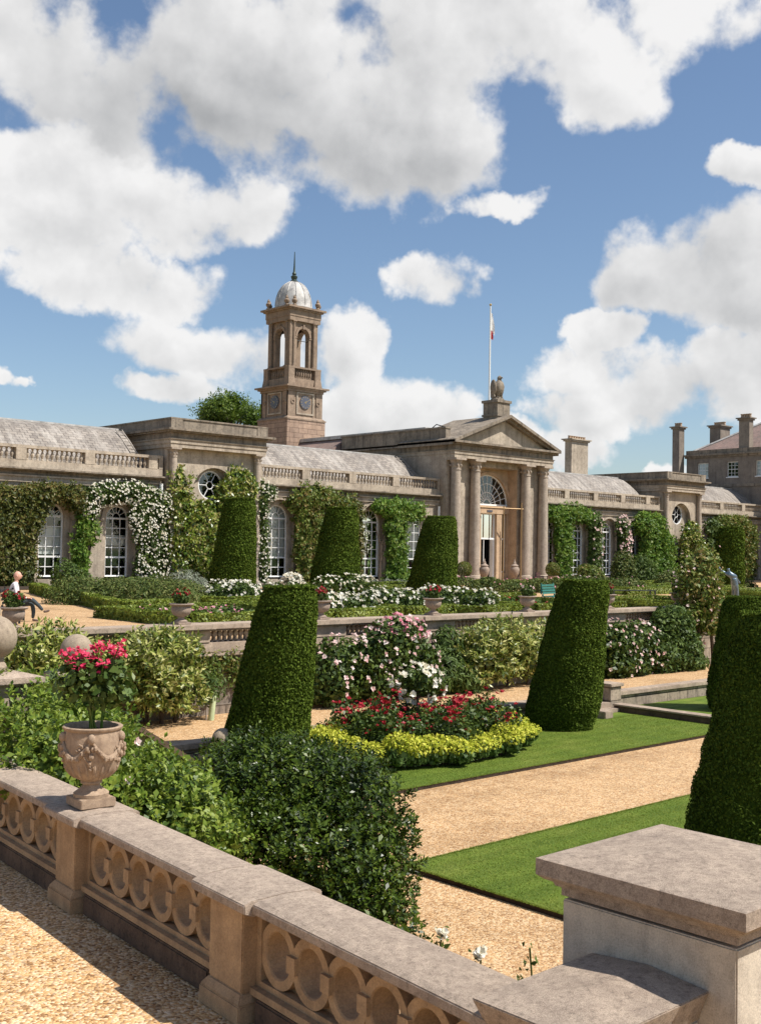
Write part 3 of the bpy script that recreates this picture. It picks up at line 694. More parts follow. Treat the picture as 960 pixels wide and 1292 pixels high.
# ================================================================== CLOCK TOWER
TC = (60.85, 77.05)
tw = thing('clock_tower', 'tall square stone clock tower with open belfry and pale lead dome', 'tower', (*TC, 0))
def tb(h, z0, z1, mb, e=0): return mb.box(TC[0]-h, TC[0]+h, TC[1]-h, TC[1]+h, z0, z1)
mb = MB(); tb(2.08, 5, 13.3, mb); mb.build('ashlar_base', M['towerblock'], tw)
mb = MB(); tb(2.14, 13.302, 13.42, mb); mb.frus(TC[0]-2.1, TC[0]+2.1, TC[1]-2.1, TC[1]+2.1, 13.422, 13.62, .22); tb(1.82, 13.622, 15.75, mb)
for sx in (-1, 1):
    for sy_ in (-1, 1):                                                  # corner pilasters
        for k, (dx, dy) in enumerate(((.42, .1), (.1, .42))):
            cx, cy_ = TC[0]+sx*1.82, TC[1]+sy_*1.82
            mb.box(min(cx+sx*.07, cx-sx*(.1 if k else .62)), max(cx+sx*.07, cx-sx*(.1 if k else .62)), min(cy_+sy_*(.07-.004*k), cy_-sy_*(.62 if k else .1)), max(cy_+sy_*(.07-.004*k), cy_-sy_*(.62 if k else .1)), 13.63+.003*k, 15.74-.003*k)
tb(1.96, 15.752, 15.95, mb); tb(2.12, 15.952, 16.08, mb); tb(2.32, 16.082, 16.22, mb)
mb.build('clock_stage', M['tower'], tw)
for ax, sg in (('y', -1), ('x', -1), ('y', 1), ('x', 1)):               # dials in square frames
    def Q(u, v, w):                                                   # u along face, v up, w outwards
        return (TC[0]+u, TC[1]+sg*(1.82+w), v) if ax == 'y' else (TC[0]+sg*(1.82+w), TC[1]+u, v)
    zc = 14.75
    fr = MB()
    for u0, u1, v0, v1 in ((-.95,.95,-.95,-.82),(-.95,.95,.82,.95),(-.95,-.82,-.818,.818),(.82,.95,-.818,.818)):
        vs = [Q(u, zc+v, w) for w in (0, .08) for u, v in ((u0,v0),(u1,v0),(u1,v1),(u0,v1))]; fr.add(vs, [(0,1,2,3),(7,6,5,4),(0,4,5,1),(1,5,6,2),(2,6,7,3),(3,7,4,0)])
    fr = fr.build('dial_frame', M['facade'], tw)
    n = 28; d = MB(); vs = [Q(.56*math.cos(2*PI*k/n), zc+.12+.56*math.sin(2*PI*k/n), w) for w in (.0, .09) for k in range(n)]
    d.add(vs, [tuple(range(n)), tuple(range(2*n-1, n-1, -1))]+[(k, (k+1) % n, n+(k+1) % n, n+k) for k in range(n)])
    d = d.build('clock_face', M['clock'], tw)
    mk = MB()
    for k in range(12):
        a = 2*PI*k/12; mk.add([Q(r*math.cos(a+o_), zc+.12+r*math.sin(a+o_), .094) for r, o_ in ((.4,-.04),(.51,-.04),(.51,.04),(.4,.04))], [(0,1,2,3)])
    for an, ln in ((R_(28), .48), (R_(-60), .3)):
        c, s = math.cos(an), math.sin(an)
        mk.add([Q(-.03*s-.08*c, zc+.12+.03*c-.08*s, .1), Q(.03*s-.08*c, zc+.12-.03*c-.08*s, .1), Q(ln*c, zc+.12+ln*s, .1)], [(0,1,2)])
    mk.build('clock_hands', M['gilt'], d, False)
    for u in (-1.38, 1.38):                                             # small roundels
        rd = MB(); vs = [Q(u+r*math.cos(2*PI*k/12), zc+.1+r*math.sin(2*PI*k/12), w) for r, w in ((.2,.075),(.2,.13),(.12,.13),(.12,.08)) for k in range(12)]
        rd.add(vs, [(i*12+k, i*12+(k+1) % 12, (i+1)*12+(k+1) % 12, (i+1)*12+k) for i in range(3) for k in range(12)]); rd.build('roundel', M['tower'], tw)
# balustraded stage
mb = MB(); tb(1.7, 16.222, 16.85, mb)
for sx in (-1, 1):
    for sy_ in (-1, 1):
        x, y = TC[0]+sx*1.45, TC[1]+sy_*1.45
        mb.frus(x-.42, x+.42, y-.42, y+.42, 16.223, 16.9, .1); mb.box(x-.32, x+.32, y-.32, y+.32, 16.9, 17.62)
tb(1.4, 16.852, 17.56, mb); tb(1.78, 17.622, 17.76, mb); mb.build('belfry_base', M['tower'], tw)
for s_ in (-1, 1):
    for ax in (0, 1):
        mb = MB()
        for k in range(7):
            u = -.75+k*.25; baluster(mb, TC[0]+(u if ax else s_*1.55), TC[1]+(s_*1.55 if ax else u), 16.86, .76, .1, 6)
        mb.build('baluster_row', M['tower'], tw, smooth=True)
# belfry: four arched walls and corner columns
mb = MB(); hz0, hz1, zp_ = 17.762, 21.35, 20.2
for ax, sg in (('y', -1), ('x', -1), ('y', 1), ('x', 1)):
    t = MB(); arch_wall(t, -1.3, 1.3, hz0, hz1, 0, [(0, .66, hz0, zp_)], .5, 12)
    t.box(-1.3, -.663, .497, .5, hz0, hz1); t.box(.663, 1.3, .497, .5, hz0, hz1)
    for k in range(12):
        t0, t1 = PI*k/12, PI*(k+1)/12
        vs = [(r*math.cos(a_), y, zp_+r*math.sin(a_)) for y in (-.08, .0) for r, a_ in ((.67,t0),(.86,t0),(.86,t1),(.67,t1))]
        t.add(vs, [(0,1,2,3),(7,6,5,4),(0,4,5,1),(1,5,6,2),(2,6,7,3),(3,7,4,0)])
    t.box(-1.3, -.66, -.05, .02, zp_-.14, zp_); t.box(.66, 1.3, -.05, .02, zp_-.14, zp_); t.box(-.1, .1, -.14, 0, zp_+.6, zp_+.98)
    for (x, y, z) in t.v:
        w = 1.4-y
        mb.v.append((TC[0]+x*(-sg if ax == 'y' else 1)*1, TC[1]+sg*w, z) if ax == 'y' else (TC[0]+sg*w, TC[1]+x, z))
    k0 = len(mb.v)-len(t.v); mb.f += [tuple(i+k0 for i in f_) for f_ in t.f]
mb.box(TC[0]-1.3, TC[0]+1.3, TC[1]-1.3, TC[1]+1.3, hz1-.05, hz1)
mb.build('belfry', M['tower'], tw)
for sx in (-1, 1):
    for sy_ in (-1, 1):
        for dx, dy in ((0, -.42), (-.42, 0)):
            x, y = TC[0]+sx*(1.52+dx), TC[1]+sy_*(1.52+dy); mb = MB(); column(mb, x, y, 17.762, 21.36, .15, 10); mb.build('column', M['tower'], tw, smooth=True)
        mb = MB().box(TC[0]+sx*1.38-.14, TC[0]+sx*1.38+.14, TC[1]+sy_*1.38-.14, TC[1]+sy_*1.38+.14, 17.763, 21.35); mb.build('corner_pier', M['tower'], tw)
MB().tube([(TC[0]-1.3,TC[1]-1.2,19.9),(TC[0]+1.3,TC[1]-1.2,19.9)], .03, 5).build('tie_bar', M['iron'], tw)
mb = MB(); tb(1.68, 21.362, 21.7, mb); tb(1.72, 21.702, 22.2, mb); tb(1.86, 22.202, 22.32, mb); tb(2.05, 22.322, 22.46, mb); mb.build('belfry_cornice', M['tower'], tw)
dm = [(1.62,22.462),(1.68,22.6)]+[(1.62*math.cos(t)**.9, 22.65+2.15*math.sin(t)) for t in np.linspace(.05, 1.5, 12)]
mb = MB().lathe(dm, (*TC, 0), 28)
for k in range(12):
    a = 2*PI*k/12; mb.tube([(TC[0]+(r+.01)*math.cos(a), TC[1]+(r+.01)*math.sin(a), z) for r, z in dm[2:]], .035, 4)
dome = mb.build('dome', M['lead'], tw, smooth=True)
MB().lathe([(.3,0),(.38,.1),(.2,.25),(.26,.35),(.3,.5),(.14,.62),(.2,.72),(.1,.9),(.07,1.4),(.03,2.5)], (*TC, 24.72), 12).build('finial', M['verdigris'], dome, False, smooth=True)
for sx in (-1, 1):
    for sy_ in (-1, 1):
        for d_ in ((.15, .62), (.62, .15)):
            x, y = TC[0]+sx*(1.9-d_[0]), TC[1]+sy_*(1.9-d_[1])
            MB().lathe([(.2,0),(.2,.1),(.1,.18),(.22,.32),(.24,.45),(.12,.6),(.14,.66),(.04,.85)], (x, y, 22.462), 10).build('urn_finial', M['tower'], tw, smooth=True)

def stretch(o):
    for ch in o.children:
        for v in ch.data.vertices:
            if v.co.z > 16.3: v.co.z = 16.3+(v.co.z-16.3)*1.095
        stretch(ch)
stretch(tw)

# ================================================================== COUNTRY HOUSE beyond the right wing
hs = thing('country_house', 'tall stone country house with hipped roof beyond the right end of the orangery', 'house', (113, 56, 0))
HX = 108.0
hw_ = [(60.4, 'd'), (63.6, 'd'), (57.2, 'd')]
wy = [65.4, 61.9, 58.6, 55.3, 52.0, 48.7]
mb = MB(); q = lambda a, b, c, d: mb.add([a, b, c, d], [(0,1,2,3)])
y1 = 67.4; cur = y1
for w in wy:
    q((HX,cur,0),(HX,w+.65,0),(HX,w+.65,12.9),(HX,cur,12.9)); q((HX,w+.65,0),(HX,w-.65,0),(HX,w-.65,10.75),(HX,w+.65,10.75)); q((HX,w+.65,12.35),(HX,w-.65,12.35),(HX,w-.65,12.9),(HX,w+.65,12.9))
    for p, r in (((w+.65,10.75),(w-.65,10.75)),((w-.65,10.75),(w-.65,12.35)),((w-.65,12.35),(w+.65,12.35)),((w+.65,12.35),(w+.65,10.75))): q((HX,p[0],p[1]),(HX,r[0],r[1]),(HX+.25,r[0],r[1]),(HX+.25,p[0],p[1]))
    cur = w-.65
q((HX,cur,0),(HX,40,0),(HX,40,12.9),(HX,cur,12.9))
mb.box(HX+.002, 124, y1-.2, y1, 0, 12.9); mb.box(HX+.002, 124, 40, 40.2, 0, 12.9); mb.box(123.8, 124, 40.2, y1-.2, 0, 12.9)
mb.build('wall', M['housewall'], hs)
mb = MB().box(HX-.1, HX+.0, 40, y1, 9.7, 10.0).box(HX-.15, 124.1, 39.9, y1+.15, 12.902, 13.1).box(HX-.35, 124.3, 39.7, y1+.35, 13.1, 13.28).box(HX-.05, 124.05, 39.95, y1+.05, 13.28, 13.75)
mb.build('cornice', M['trim'], hs)
for k, w in enumerate(wy):
    mb = MB()
    for a, b, c, d in ((w-.65,w-.58,10.75,12.35),(w+.58,w+.65,10.75,12.35),(w-.58,w+.58,10.75,10.84),(w-.58,w+.58,12.27,12.35),(w-.58,w+.58,11.52,11.58),(w-.2,w-.17,10.84,12.27),(w+.17,w+.2,10.84,12.27),(w-.58,w+.58,11.14,11.17),(w-.58,w+.58,11.92,11.95)):
        mb.box(HX+.15, HX+.2, a, b, c, d)
    mb.box(HX-.06, HX+.2, w-.72, w+.72, 10.64, 10.74)
    wn = mb.build('sash_window', M['white'], hs)
    MB().add([(HX+.19,w-.6,10.8),(HX+.19,w+.6,10.8),(HX+.19,w+.6,12.3),(HX+.19,w-.6,12.3)], [(0,1,2,3)]).build('pane', M['glass'], wn, False)
    if k in (0, 2): MB().box(HX+.26, HX+.3, w-.6, w+.6, 10.8, 12.3).build('blind', M['blind'], wn, False)
MB().box(HX+.7, HX+.75, 40.3, 67.1, 9, 12.9).build('room_shade_sheet', M['dark'], hs)  # sheet painting the shade inside the house windows
mb = MB().add([(HX+.6,66.9,13.7),(HX+.6,40.5,13.7),(123.5,40.5,13.7),(123.5,66.9,13.7),(114,61,17.2),(114,47,17.2)], [(0,1,5,4),(1,2,5),(2,3,4,5),(3,0,4),(0,3,2,1)])
rf = mb.build('hipped_roof', M['reddslate'], hs)
MB().tube([(HX+.6,66.9,13.72),(114,61,17.22)], .16, 6).build('hip_ridge', M['lead'], rf, False)
def hchim(c0, c1, X0, X1, zb_, zt, pots):
    mb = MB().box(X0, X1, c0, c1, zb_, zt-.3).box(X0-.12, X1+.12, c0-.12, c1+.12, zt-.298, zt-.12).box(X0-.25, X1+.25, c0-.25, c1+.25, zt-.118, zt)
    o = mb.build('chimney', M['housewall'], hs)
    for k in range(pots):
        y = c0+(c1-c0)*(k+.5)/pots
        MB().lathe([(.17,0),(.13,.3),(.18,.36),(.17,.42)], ((X0+X1)/2, y, zt), 9).build('chimney_pot', M['terracotta'], o, False, smooth=True)
hchim(60.1, 61.3, 108.2, 109.0, 13.0, 16.95, 4)
hchim(65.1, 66.4, 111.0, 113.0, 13.0, 16.75, 6)
hchim(67.65, 68.5, 106.9, 107.9, 8.0, 16.4, 3)
MB().box(104, 108, 66.5, 80, 5, 10.4).build('link_range', M['housewall'], hs)

# ================================================================== MIDDLE TERRACE WALL with pierced parapet
WY = 22.0
tw_ = thing('terrace_wall', 'long grey retaining wall with pierced parapet below the box parterre', 'wall', (25, WY, -1.6))
x0, x1 = 5.0, 62.0
mb = MB().box(x0, x1, WY, WY+.5, -2.2, -.34).box(x0, x1, WY-.12, WY+.06, -1.75, -1.42); mb.build('retaining_wall', M['wall'], tw_)
mb = MB().box(x0, x1, WY-.06, WY+.5, -.338, -.3).box(x0, x1, WY-.13, WY+.5, -.298, -.22).box(x0, x1, WY-.03, WY+.42, -.218, .02); mb.build('string_course', M['walltrim'], tw_, bevel=.02)
pots_x = [10.43, 14.33, 18.52, 22.6, 26.69, 30.8, 34.94]
pxs = pots_x+[39.1, 43.2, 47.3, 51.4, 55.5, 59.6]
mb = MB()
for px in pxs: mb.box(px-.55, px+.75, WY-.05, WY+.42, .022, .29)
mb.build('parapet_pier', M['walltrim'], tw_, bevel=.01)
mb = MB().box(x0, x1, WY-.16, WY+.56, .33, .45).box(x0, x1, WY-.1, WY+.5, .292, .329)
for px in pxs: mb.box(px-.62, px+.82, WY-.21, WY+.6, .328, .453)
mb.build('coping', M['walltrim'], tw_, bevel=.02)
for a, b in zip([x0]+[p+.75 for p in pxs], [p-.55 for p in pxs]+[x1]):
    mb = MB(); k = max(1, round((b-a)/.155))
    for i in range(k):                                                    # little interlaced pales
        c = a+(i+.5)*(b-a)/k
        mb.prism([(c-.045,.022),(c+.045,.022),(c+.02,.13),(c+.065,.2),(c+.02,.291),(c-.02,.291),(c-.065,.2),(c-.02,.13)], 'y', WY+.1, WY+.2)
    mb.box(a, b, WY+.1, WY+.2, .02, .05); mb.build('pierced_panel', M['walltrim'], tw_)

# low wall along the lower path, with the gap of the steps
lw = thing('low_wall', 'low ashlar wall between the gravel path and the lower lawn', 'wall', (20, 18.9, -2.1))
for a, b in ((10.9, 24.3), (26.5, 62)):
    MB().box(a, b, 18.75, 19.05, -2.2, -1.72).build('wall_face', M['wall'], lw)
    MB().box(a-.02, b+.02, 18.68, 19.12, -1.718, -1.6).build('coping', M['walltrim'], lw, bevel=.015)
for x in (24.55, 26.25): 
    MB().box(x-.25, x+.25, 18.55, 19.05, -2.2, -1.42).build('end_post', M['wall'], lw, bevel=.01)
    MB().box(x-.31, x+.31, 18.49, 19.11, -1.418, -1.33).build('post_cap', M['walltrim'], lw, bevel=.015)
st = thing('garden_steps', 'shallow stone steps through the low wall down to the lawn', 'steps', (25.4, 18.7, -2.1))
for k in range(3): MB().box(24.82, 25.98, 18.2+.3*k, 19.2, -2.2, -1.95+.12*k).build('step', M['walltrim'], st, bevel=.01)
kb = thing('lawn_kerb', 'long stone kerb with its shaded side painted dark, edging the lawn beside the gravel', 'kerb', (26.05, 17, -2.1))
MB().box(25.93, 26.28, 14.5, 18.4, -2.2, -1.9).build('kerb_stone', M['plinth'], kb, bevel=.015)  # shade on the kerb's side is put into the dark stone colour
MB().box(25.9, 26.31, 14.48, 18.42, -1.898, -1.85).build('kerb_top', M['walltrim'], kb, bevel=.015)
k2 = thing('lawn_kerb', 'short stone kerb edging the lawn just left of the right-hand tilted yew', 'kerb', (24.6, 17, -2.1))
MB().box(24.45, 24.8, 17.6, 18.4, -2.2, -1.86).build('kerb_stone', M['walltrim'], k2, bevel=.015)

# ================================================================== NEAR BALUSTRADE (slanting local frame: x across, y along)
RZ = -math.atan2(UX, UY)
nbal = thing('near_balustrade', 'foreground honey-coloured stone balustrade of interlaced rings with broad grey coping', 'balustrade', (OX, OY, 0), RZ)
def nbx(mb, t0, t1, s0, s1, z0, z1): return mb.box(t0, t1, s0, s1, z0, z1)
def nbuild(mb, name, m, **k): return mb.build(name, M[m], nbal, False, **k)
piers = [(2.3, 2.72), (4.96, 5.36), (9.2, 9.6)]
pan = [(.02, 2.3), (2.72, 4.96), (5.36, 9.2)]
def coping(s0, s1, e=0):
    mb = MB().prism([(-.0-e,-.075),(0-e,-.02),(.05-e,.0),(.24,.012),(.43+e,.0),(.48+e,-.02),(.48+e,-.075),(.43+e*.6,-.1),(.05-e*.6,-.1)], 'y', s0, s1)
    return nbuild(mb, 'coping', 'coping', bevel=.006)
ends = [(-.1, 2.16), (2.855, 4.84), (5.48, 9.1)]
for a, b in ends: coping(a, b)
for a, b in ((2.162, 2.853), (4.842, 5.478), (9.102, 9.75)): coping(a, b, .055)
for a, b in piers:
    mb = MB(); nbx(mb, .02, .46, a, b, -.62, -.1); mb.frus(-.03, .51, a-.05, b+.05, -.8, -.68, .005).frus(-.025, .505, a-.045, b+.045, -.679, -.62, .045); nbuild(mb, 'pier', 'bal', bevel=.008)
for a, b in pan:
    mb = MB(); nbx(mb, .13, .35, a, b, -.135, -.1); nbx(mb, .13, .35, a, b, -.585, -.545); nbx(mb, .08, .4, a, b, -.63, -.586)
    nbx(mb, .13, .35, a, a+.05, -.545, -.135); nbx(mb, .13, .35, b-.05, b, -.545, -.135)
    n = max(1, round((b-a-.1)/.375)); sp_ = (b-a-.1)/n; R = .21
    for i in range(n):
        c = a+.05+sp_*(i+.5); K = 30; vs = []; fs = []
        for j in range(K):
            an = 2*PI*j/K; cs, sn = math.cos(an)*sp_/.375, math.sin(an)
            for rh, rv, t_ in ((R,.207,.137),(R-.062,.207-.056,.137),(R-.07,.207-.064,.148),(R-.07,.207-.064,.34),(R,.207,.345)): vs.append((t_+.004*(i % 2), c+rh*cs, -.34+rv*sn))
        for j in range(K):
            j2 = (j+1) % K
            for q_ in range(5): fs.append((j*5+q_, j*5+(q_+1) % 5, j2*5+(q_+1) % 5, j2*5+q_))
        mb.add(vs, fs)
        hs_ = sp_/2; V0 = []                                              # recessed spandrels round the ring
        for j in range(40):
            an = 2*PI*(j+.5)/40; cs, sn = math.cos(an), math.sin(an); k_ = min(hs_/max(abs(cs), 1e-6), .2048/max(abs(sn), 1e-6)); a_ = (min(.19*cs/abs(cs)*abs(cs), hs_), .19*sn) if cs > 0 else (max(.19*cs, -hs_), .19*sn)
            V0 += [(.205, c+a_[0], -.34+a_[1]), (.205, c+max(abs(a_[0]), abs(k_*cs))*(1 if cs > 0 else -1), -.34+k_*sn), (.275, c+a_[0], -.34+a_[1]), (.275, c+max(abs(a_[0]), abs(k_*cs))*(1 if cs > 0 else -1), -.34+k_*sn)]
        F0 = []
        for j in range(40):
            j2 = (j+1) % 40; F0 += [(j*4, j*4+1, j2*4+1, j2*4), (j*4+2, j2*4+2, j2*4+3, j*4+3)]
        mb.add(V0, F0)
        for cc in ([c-sp_/2] if i else [])+([c+sp_/2] if i == n-1 else []):
            if a+.1 < cc < b-.1: nbx(mb, .112, .375, cc-.045, cc+.045, -.392, -.288)
    nbuild(mb, 'pierced_panel', 'bal', bevel=.004)
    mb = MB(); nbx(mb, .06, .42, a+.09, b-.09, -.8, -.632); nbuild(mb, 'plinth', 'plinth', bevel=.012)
mb = MB(); nbx(mb, .1, .4, -.5, 9.9, -2.2, -.803); nbuild(mb, 'retaining_wall', 'wall')

# great pier with its lower shoulder
bp = thing('corner_pier', 'massive plain limestone pier with shallow pyramid cap in the right foreground', 'pier', (5.45, 3.3, -.8))
MB().box(4.99, 6.0, 2.82, 3.86, -2.1, .33).build('shaft', M['pier'], bp, bevel=.008)
def cap(x0, x1, y0, y1, z, rise, m, px_=None):
    mb = MB(); L4 = [(.10,-.2),(.10,-.155),(.075,-.15),(.065,-.125),(.035,-.118),(.012,-.1),(.0,-.09),(.0,-.004),(.01,.0)]
    vs = []
    for e, h in L4: vs += [(x0+e,y0+e,z+h),(x1-e,y0+e,z+h),(x1-e,y1-e,z+h),(x0+e,y1-e,z+h)]
    vs.append(((x0+x1)/2, (y0+y1)/2, z+rise)); n = len(L4)
    fs = [(i*4+k, i*4+(k+1) % 4, i*4+4+(k+1) % 4, i*4+4+k) for i in range(n-1) for k in range(4)]
    fs += [((n-1)*4+k, (n-1)*4+(k+1) % 4, n*4) for k in range(4)]+[(3,2,1,0)]
    return mb.add(vs, fs).build('cap', m, bp)
cap(4.885, 6.1, 2.715, 3.965, .55, .055, M['coping'])
MB().box(4.12, 4.988, 3.02, 3.6, -.8, -.06).build('shoulder', M['pier'], bp, bevel=.008)
MB().add([(4.04,2.96,.095),(4.986,2.96,.095),(4.986,3.66,.095),(4.04,3.66,.095),(4.07,2.99,.02),(4.986,2.99,.02),(4.986,3.63,.02),(4.07,3.63,.02),(4.12,3.02,-.06),(4.986,3.02,-.06),(4.986,3.6,-.06),(4.12,3.6,-.06),(4.4,3.31,.13),(4.986,3.31,.13)],
     [(0,1,13,12),(2,3,12,13),(3,0,12),(0,4,5,1),(1,5,6,2),(2,6,7,3),(3,7,4,0),(4,8,9,5),(5,9,10,6),(6,10,11,7),(7,11,8,4),(8,11,10,9),(1,2,13)]).build('shoulder_cap', M['coping'], bp, bevel=.006)

# stair piers with balls, sloping rail
def ballpier(label, x, y, zc, r, z0, hw_p, neck):
    t = thing('stair_pier', label, 'pier', (x, y, z0))
    zt = zc-r-neck
    MB().box(x-hw_p, x+hw_p, y-hw_p, y+hw_p, z0, zt-.12).build('shaft', M['wall'], t, bevel=.01)
    MB().frus(x-hw_p-.1, x+hw_p+.1, y-hw_p-.1, y+hw_p+.1, zt-.118, zt-.05, 0).frus(x-hw_p-.1, x+hw_p+.1, y-hw_p-.1, y+hw_p+.1, zt-.05, zt, hw_p*.6).build('cap', M['coping'], t, bevel=.01)
    pr = [(r*.62,0),(r*.62,neck*.4),(r*.42,neck*.8)]+[(r*math.cos(a), neck+r+r*math.sin(a)) for a in np.linspace(-1.1, 1.25, 12)]
    pr += [(r*.22, neck+2*r+.0), (r*.26, neck+2*r+.06), (r*.12, neck+2*r+.12)] if neck > .1 else [(r*.05, neck+2*r)]
    MB().lathe(pr, (x, y, zt), 24).build('ball', M['ball'], t, smooth=True)
p = dep(-6, 804, 13); ballpier('stone pier with large lichened ball finial at the left edge', p[0], p[1], p[2], .25, -2.1, .33, .14)
p = dep(97, 820, 18.5); ballpier('stone pier with round ball behind the red geraniums', p[0], p[1], p[2], .26, -2.1, .3, .06)
p2 = dep(281, 932, 21.3); ballpier('low stone pier with small ball at the foot of the left-hand tilted yew', p2[0], p2[1], p2[2], .2, -2.1, .22, .04)
t = thing('stair_rail', 'sloping weathered stone stair rail among the bright green shrubs', 'rail', (11, 17.9, -1.5))
A, B = aty(158, 908, 17.9), aty(268, 975, 17.9)
for dy, w in ((-.2, .1), (.16, .12)):
    MB().add([(A[0],17.9+dy-w,A[2]),(B[0],17.9+dy-w,B[2]),(B[0],17.9+dy+w,B[2]),(A[0],17.9+dy+w,A[2]),(A[0],17.9+dy-w,A[2]-.12),(B[0],17.9+dy-w,B[2]-.12),(B[0],17.9+dy+w,B[2]-.12),(A[0],17.9+dy+w,A[2]-.12)],
       [(0,1,2,3),(7,6,5,4),(0,4,5,1),(1,5,6,2),(2,6,7,3),(3,7,4,0)]).build('rail_coping', M['plinth'], t, bevel=.01)
MB().add([(A[0],17.8,A[2]-.1),(B[0],17.8,B[2]-.1),(B[0],18.0,B[2]-.1),(A[0],18.0,A[2]-.1),(A[0],17.8,-2.2),(B[0],17.8,-2.2),(B[0],18.0,-2.2),(A[0],18.0,-2.2)],
       [(0,1,2,3),(7,6,5,4),(0,4,5,1),(1,5,6,2),(2,6,7,3),(3,7,4,0)]).build('rail_wall', M['wall'], t)

# ================================================================== TOPIARY YEWS
def yew(label, x, y, z, r0_, r1_, h, lean, n, size, seed, mt='yew'):
    x -= .05 if y < 25 else .16; y += .04 if y < 25 else .15
    t = thing('topiary_yew', label, 'topiary', (x, y, z), 0, 'clipped yew cones')
    lm = Lump(2.6, 12, seed); lm2 = Lump(.55/size**1.0*.9, 14, seed+50)
    def rad(u): 
        r = r1_+(r0_-r1_)*(1-u**1.2)
        r = r*np.where(u < .14, .86+u, 1.0); return r*np.where(u > .9, 1-((u-.9)/.1)**2*.16, 1.)
    def pos(u, a, k=1.0):
        r = rad(u)*k; P = np.stack([r*np.cos(a), r*np.sin(a), u*h], 1); 
        s = 1+.05*lm(P)+.034*lm2(P); P[:, :2] *= s[:, None]; P[:, 2] += .03*lm2(P*1.3)*(u > .9)
        P[:, 0] += lean[0]*P[:, 2]; P[:, 1] += lean[1]*P[:, 2]; return P
    nu, na = 22, 40                                                     # clipped body
    U, Aa = np.meshgrid(np.linspace(0, 1, nu), np.linspace(0, 2*PI, na, endpoint=False), indexing='ij')
    V = pos(U.ravel(), Aa.ravel(), .965); V[:, 2] -= .02
    Q = [(i*na+k, i*na+(k+1) % na, (i+1)*na+(k+1) % na, (i+1)*na+k) for i in range(nu-1) for k in range(na)]
    top = len(V); V = np.vstack([V, [[lean[0]*h, lean[1]*h, h-.02]]])
    Q = np.array(Q+[((nu-1)*na+k, (nu-1)*na+(k+1) % na, top, top) for k in range(na)])
    me_parts = [(V, Q)]
    side = 2*PI*(r0_+r1_)/2*h; capa = PI*r1_**2; ns = int(n*side/(side+capa)); nc = n-ns
    u = rng.random(ns)**1.12; a = rng.uniform(0, 2*PI, ns); P = pos(u, a, rng.uniform(.96, 1.035, ns)); Nn = np.stack([np.cos(a), np.sin(a), np.full(ns, .25)], 1)
    rr = np.sqrt(rng.random(nc))*r1_*.95; a = rng.uniform(0, 2*PI, nc); P2 = np.stack([rr*np.cos(a)+lean[0]*h, rr*np.sin(a)+lean[1]*h, np.full(nc, h)+rng.normal(size=nc)*.012], 1)
    P2[:, 2] += .025*lm2(P2)
    N2 = np.tile([0., 0, 1], (nc, 1)); P = np.vstack([P, P2]); Nn = np.vstack([Nn, N2])
    V2, Q2 = leaves(P, Nn, size, .55, .75, .6, .15); me_parts.append((V2, Q2))
    V, Q = cat_([(V, Q[:-na]), (V2, Q2)])
    k = npmesh('clipped_foliage', V, Q, M[mt], t, False)
    tri = MB().tube([(0,0,-.05),(lean[0]*.5,lean[1]*.5,.5)], .12, 7); tri.build('trunk', M['bark'], t, False)
    return t
LD = np.array([.5, -.87])
def lean(k): return tuple(LD*k)
yew('clipped yew cone on the lower lawn, steeply tilted, left of the red flower bed', 13.35, 17.5, -2.05, .86, .52, 3.55, lean(.15), 48000, .055, 1)
yew('clipped yew cone on the lower lawn, tilted, right of the red flower bed', 22.5, 17.5, -2.05, .92, .60, 3.62, lean(.165), 46000, .055, 2)
yew('clipped yew cone nearest the camera, cut by the right edge behind the great pier', 14.4, 7.8, -2.05, .98, .56, 3.5, lean(.09), 62000, .042, 3)
yew('clipped yew cone half hidden behind the one cut by the right edge', 29.15, 16.4, -2.05, .9, .58, 3.15, lean(.05), 24000, .065, 4)
yew('clipped yew cone on the parterre before the oval-window pavilion', 30.3, 42.2, 0, 1.08, .7, 4.5, lean(.08), 22000, .095, 5)
yew('clipped yew cone on the parterre left of the white roses and the entrance', 34.2, 39.6, 0, 1.18, .7, 4.2, lean(.09), 22000, .095, 6)
yew('clipped yew cone on the parterre nearest the entrance columns', 40.4, 39.4, 0, 1.3, .75, 4.0, lean(.12), 22000, .095, 7)
yew('clipped yew cone in the distance beyond the bronze statue', 75.2, 43.2, 0, 1.15, .9, 4.4, lean(.05), 7000, .2, 8)
yew('clipped yew cone at the far right edge beyond the bronze statue', 80.2, 41.6, 0, 1.25, .7, 4.6, lean(.03), 7000, .2, 9)

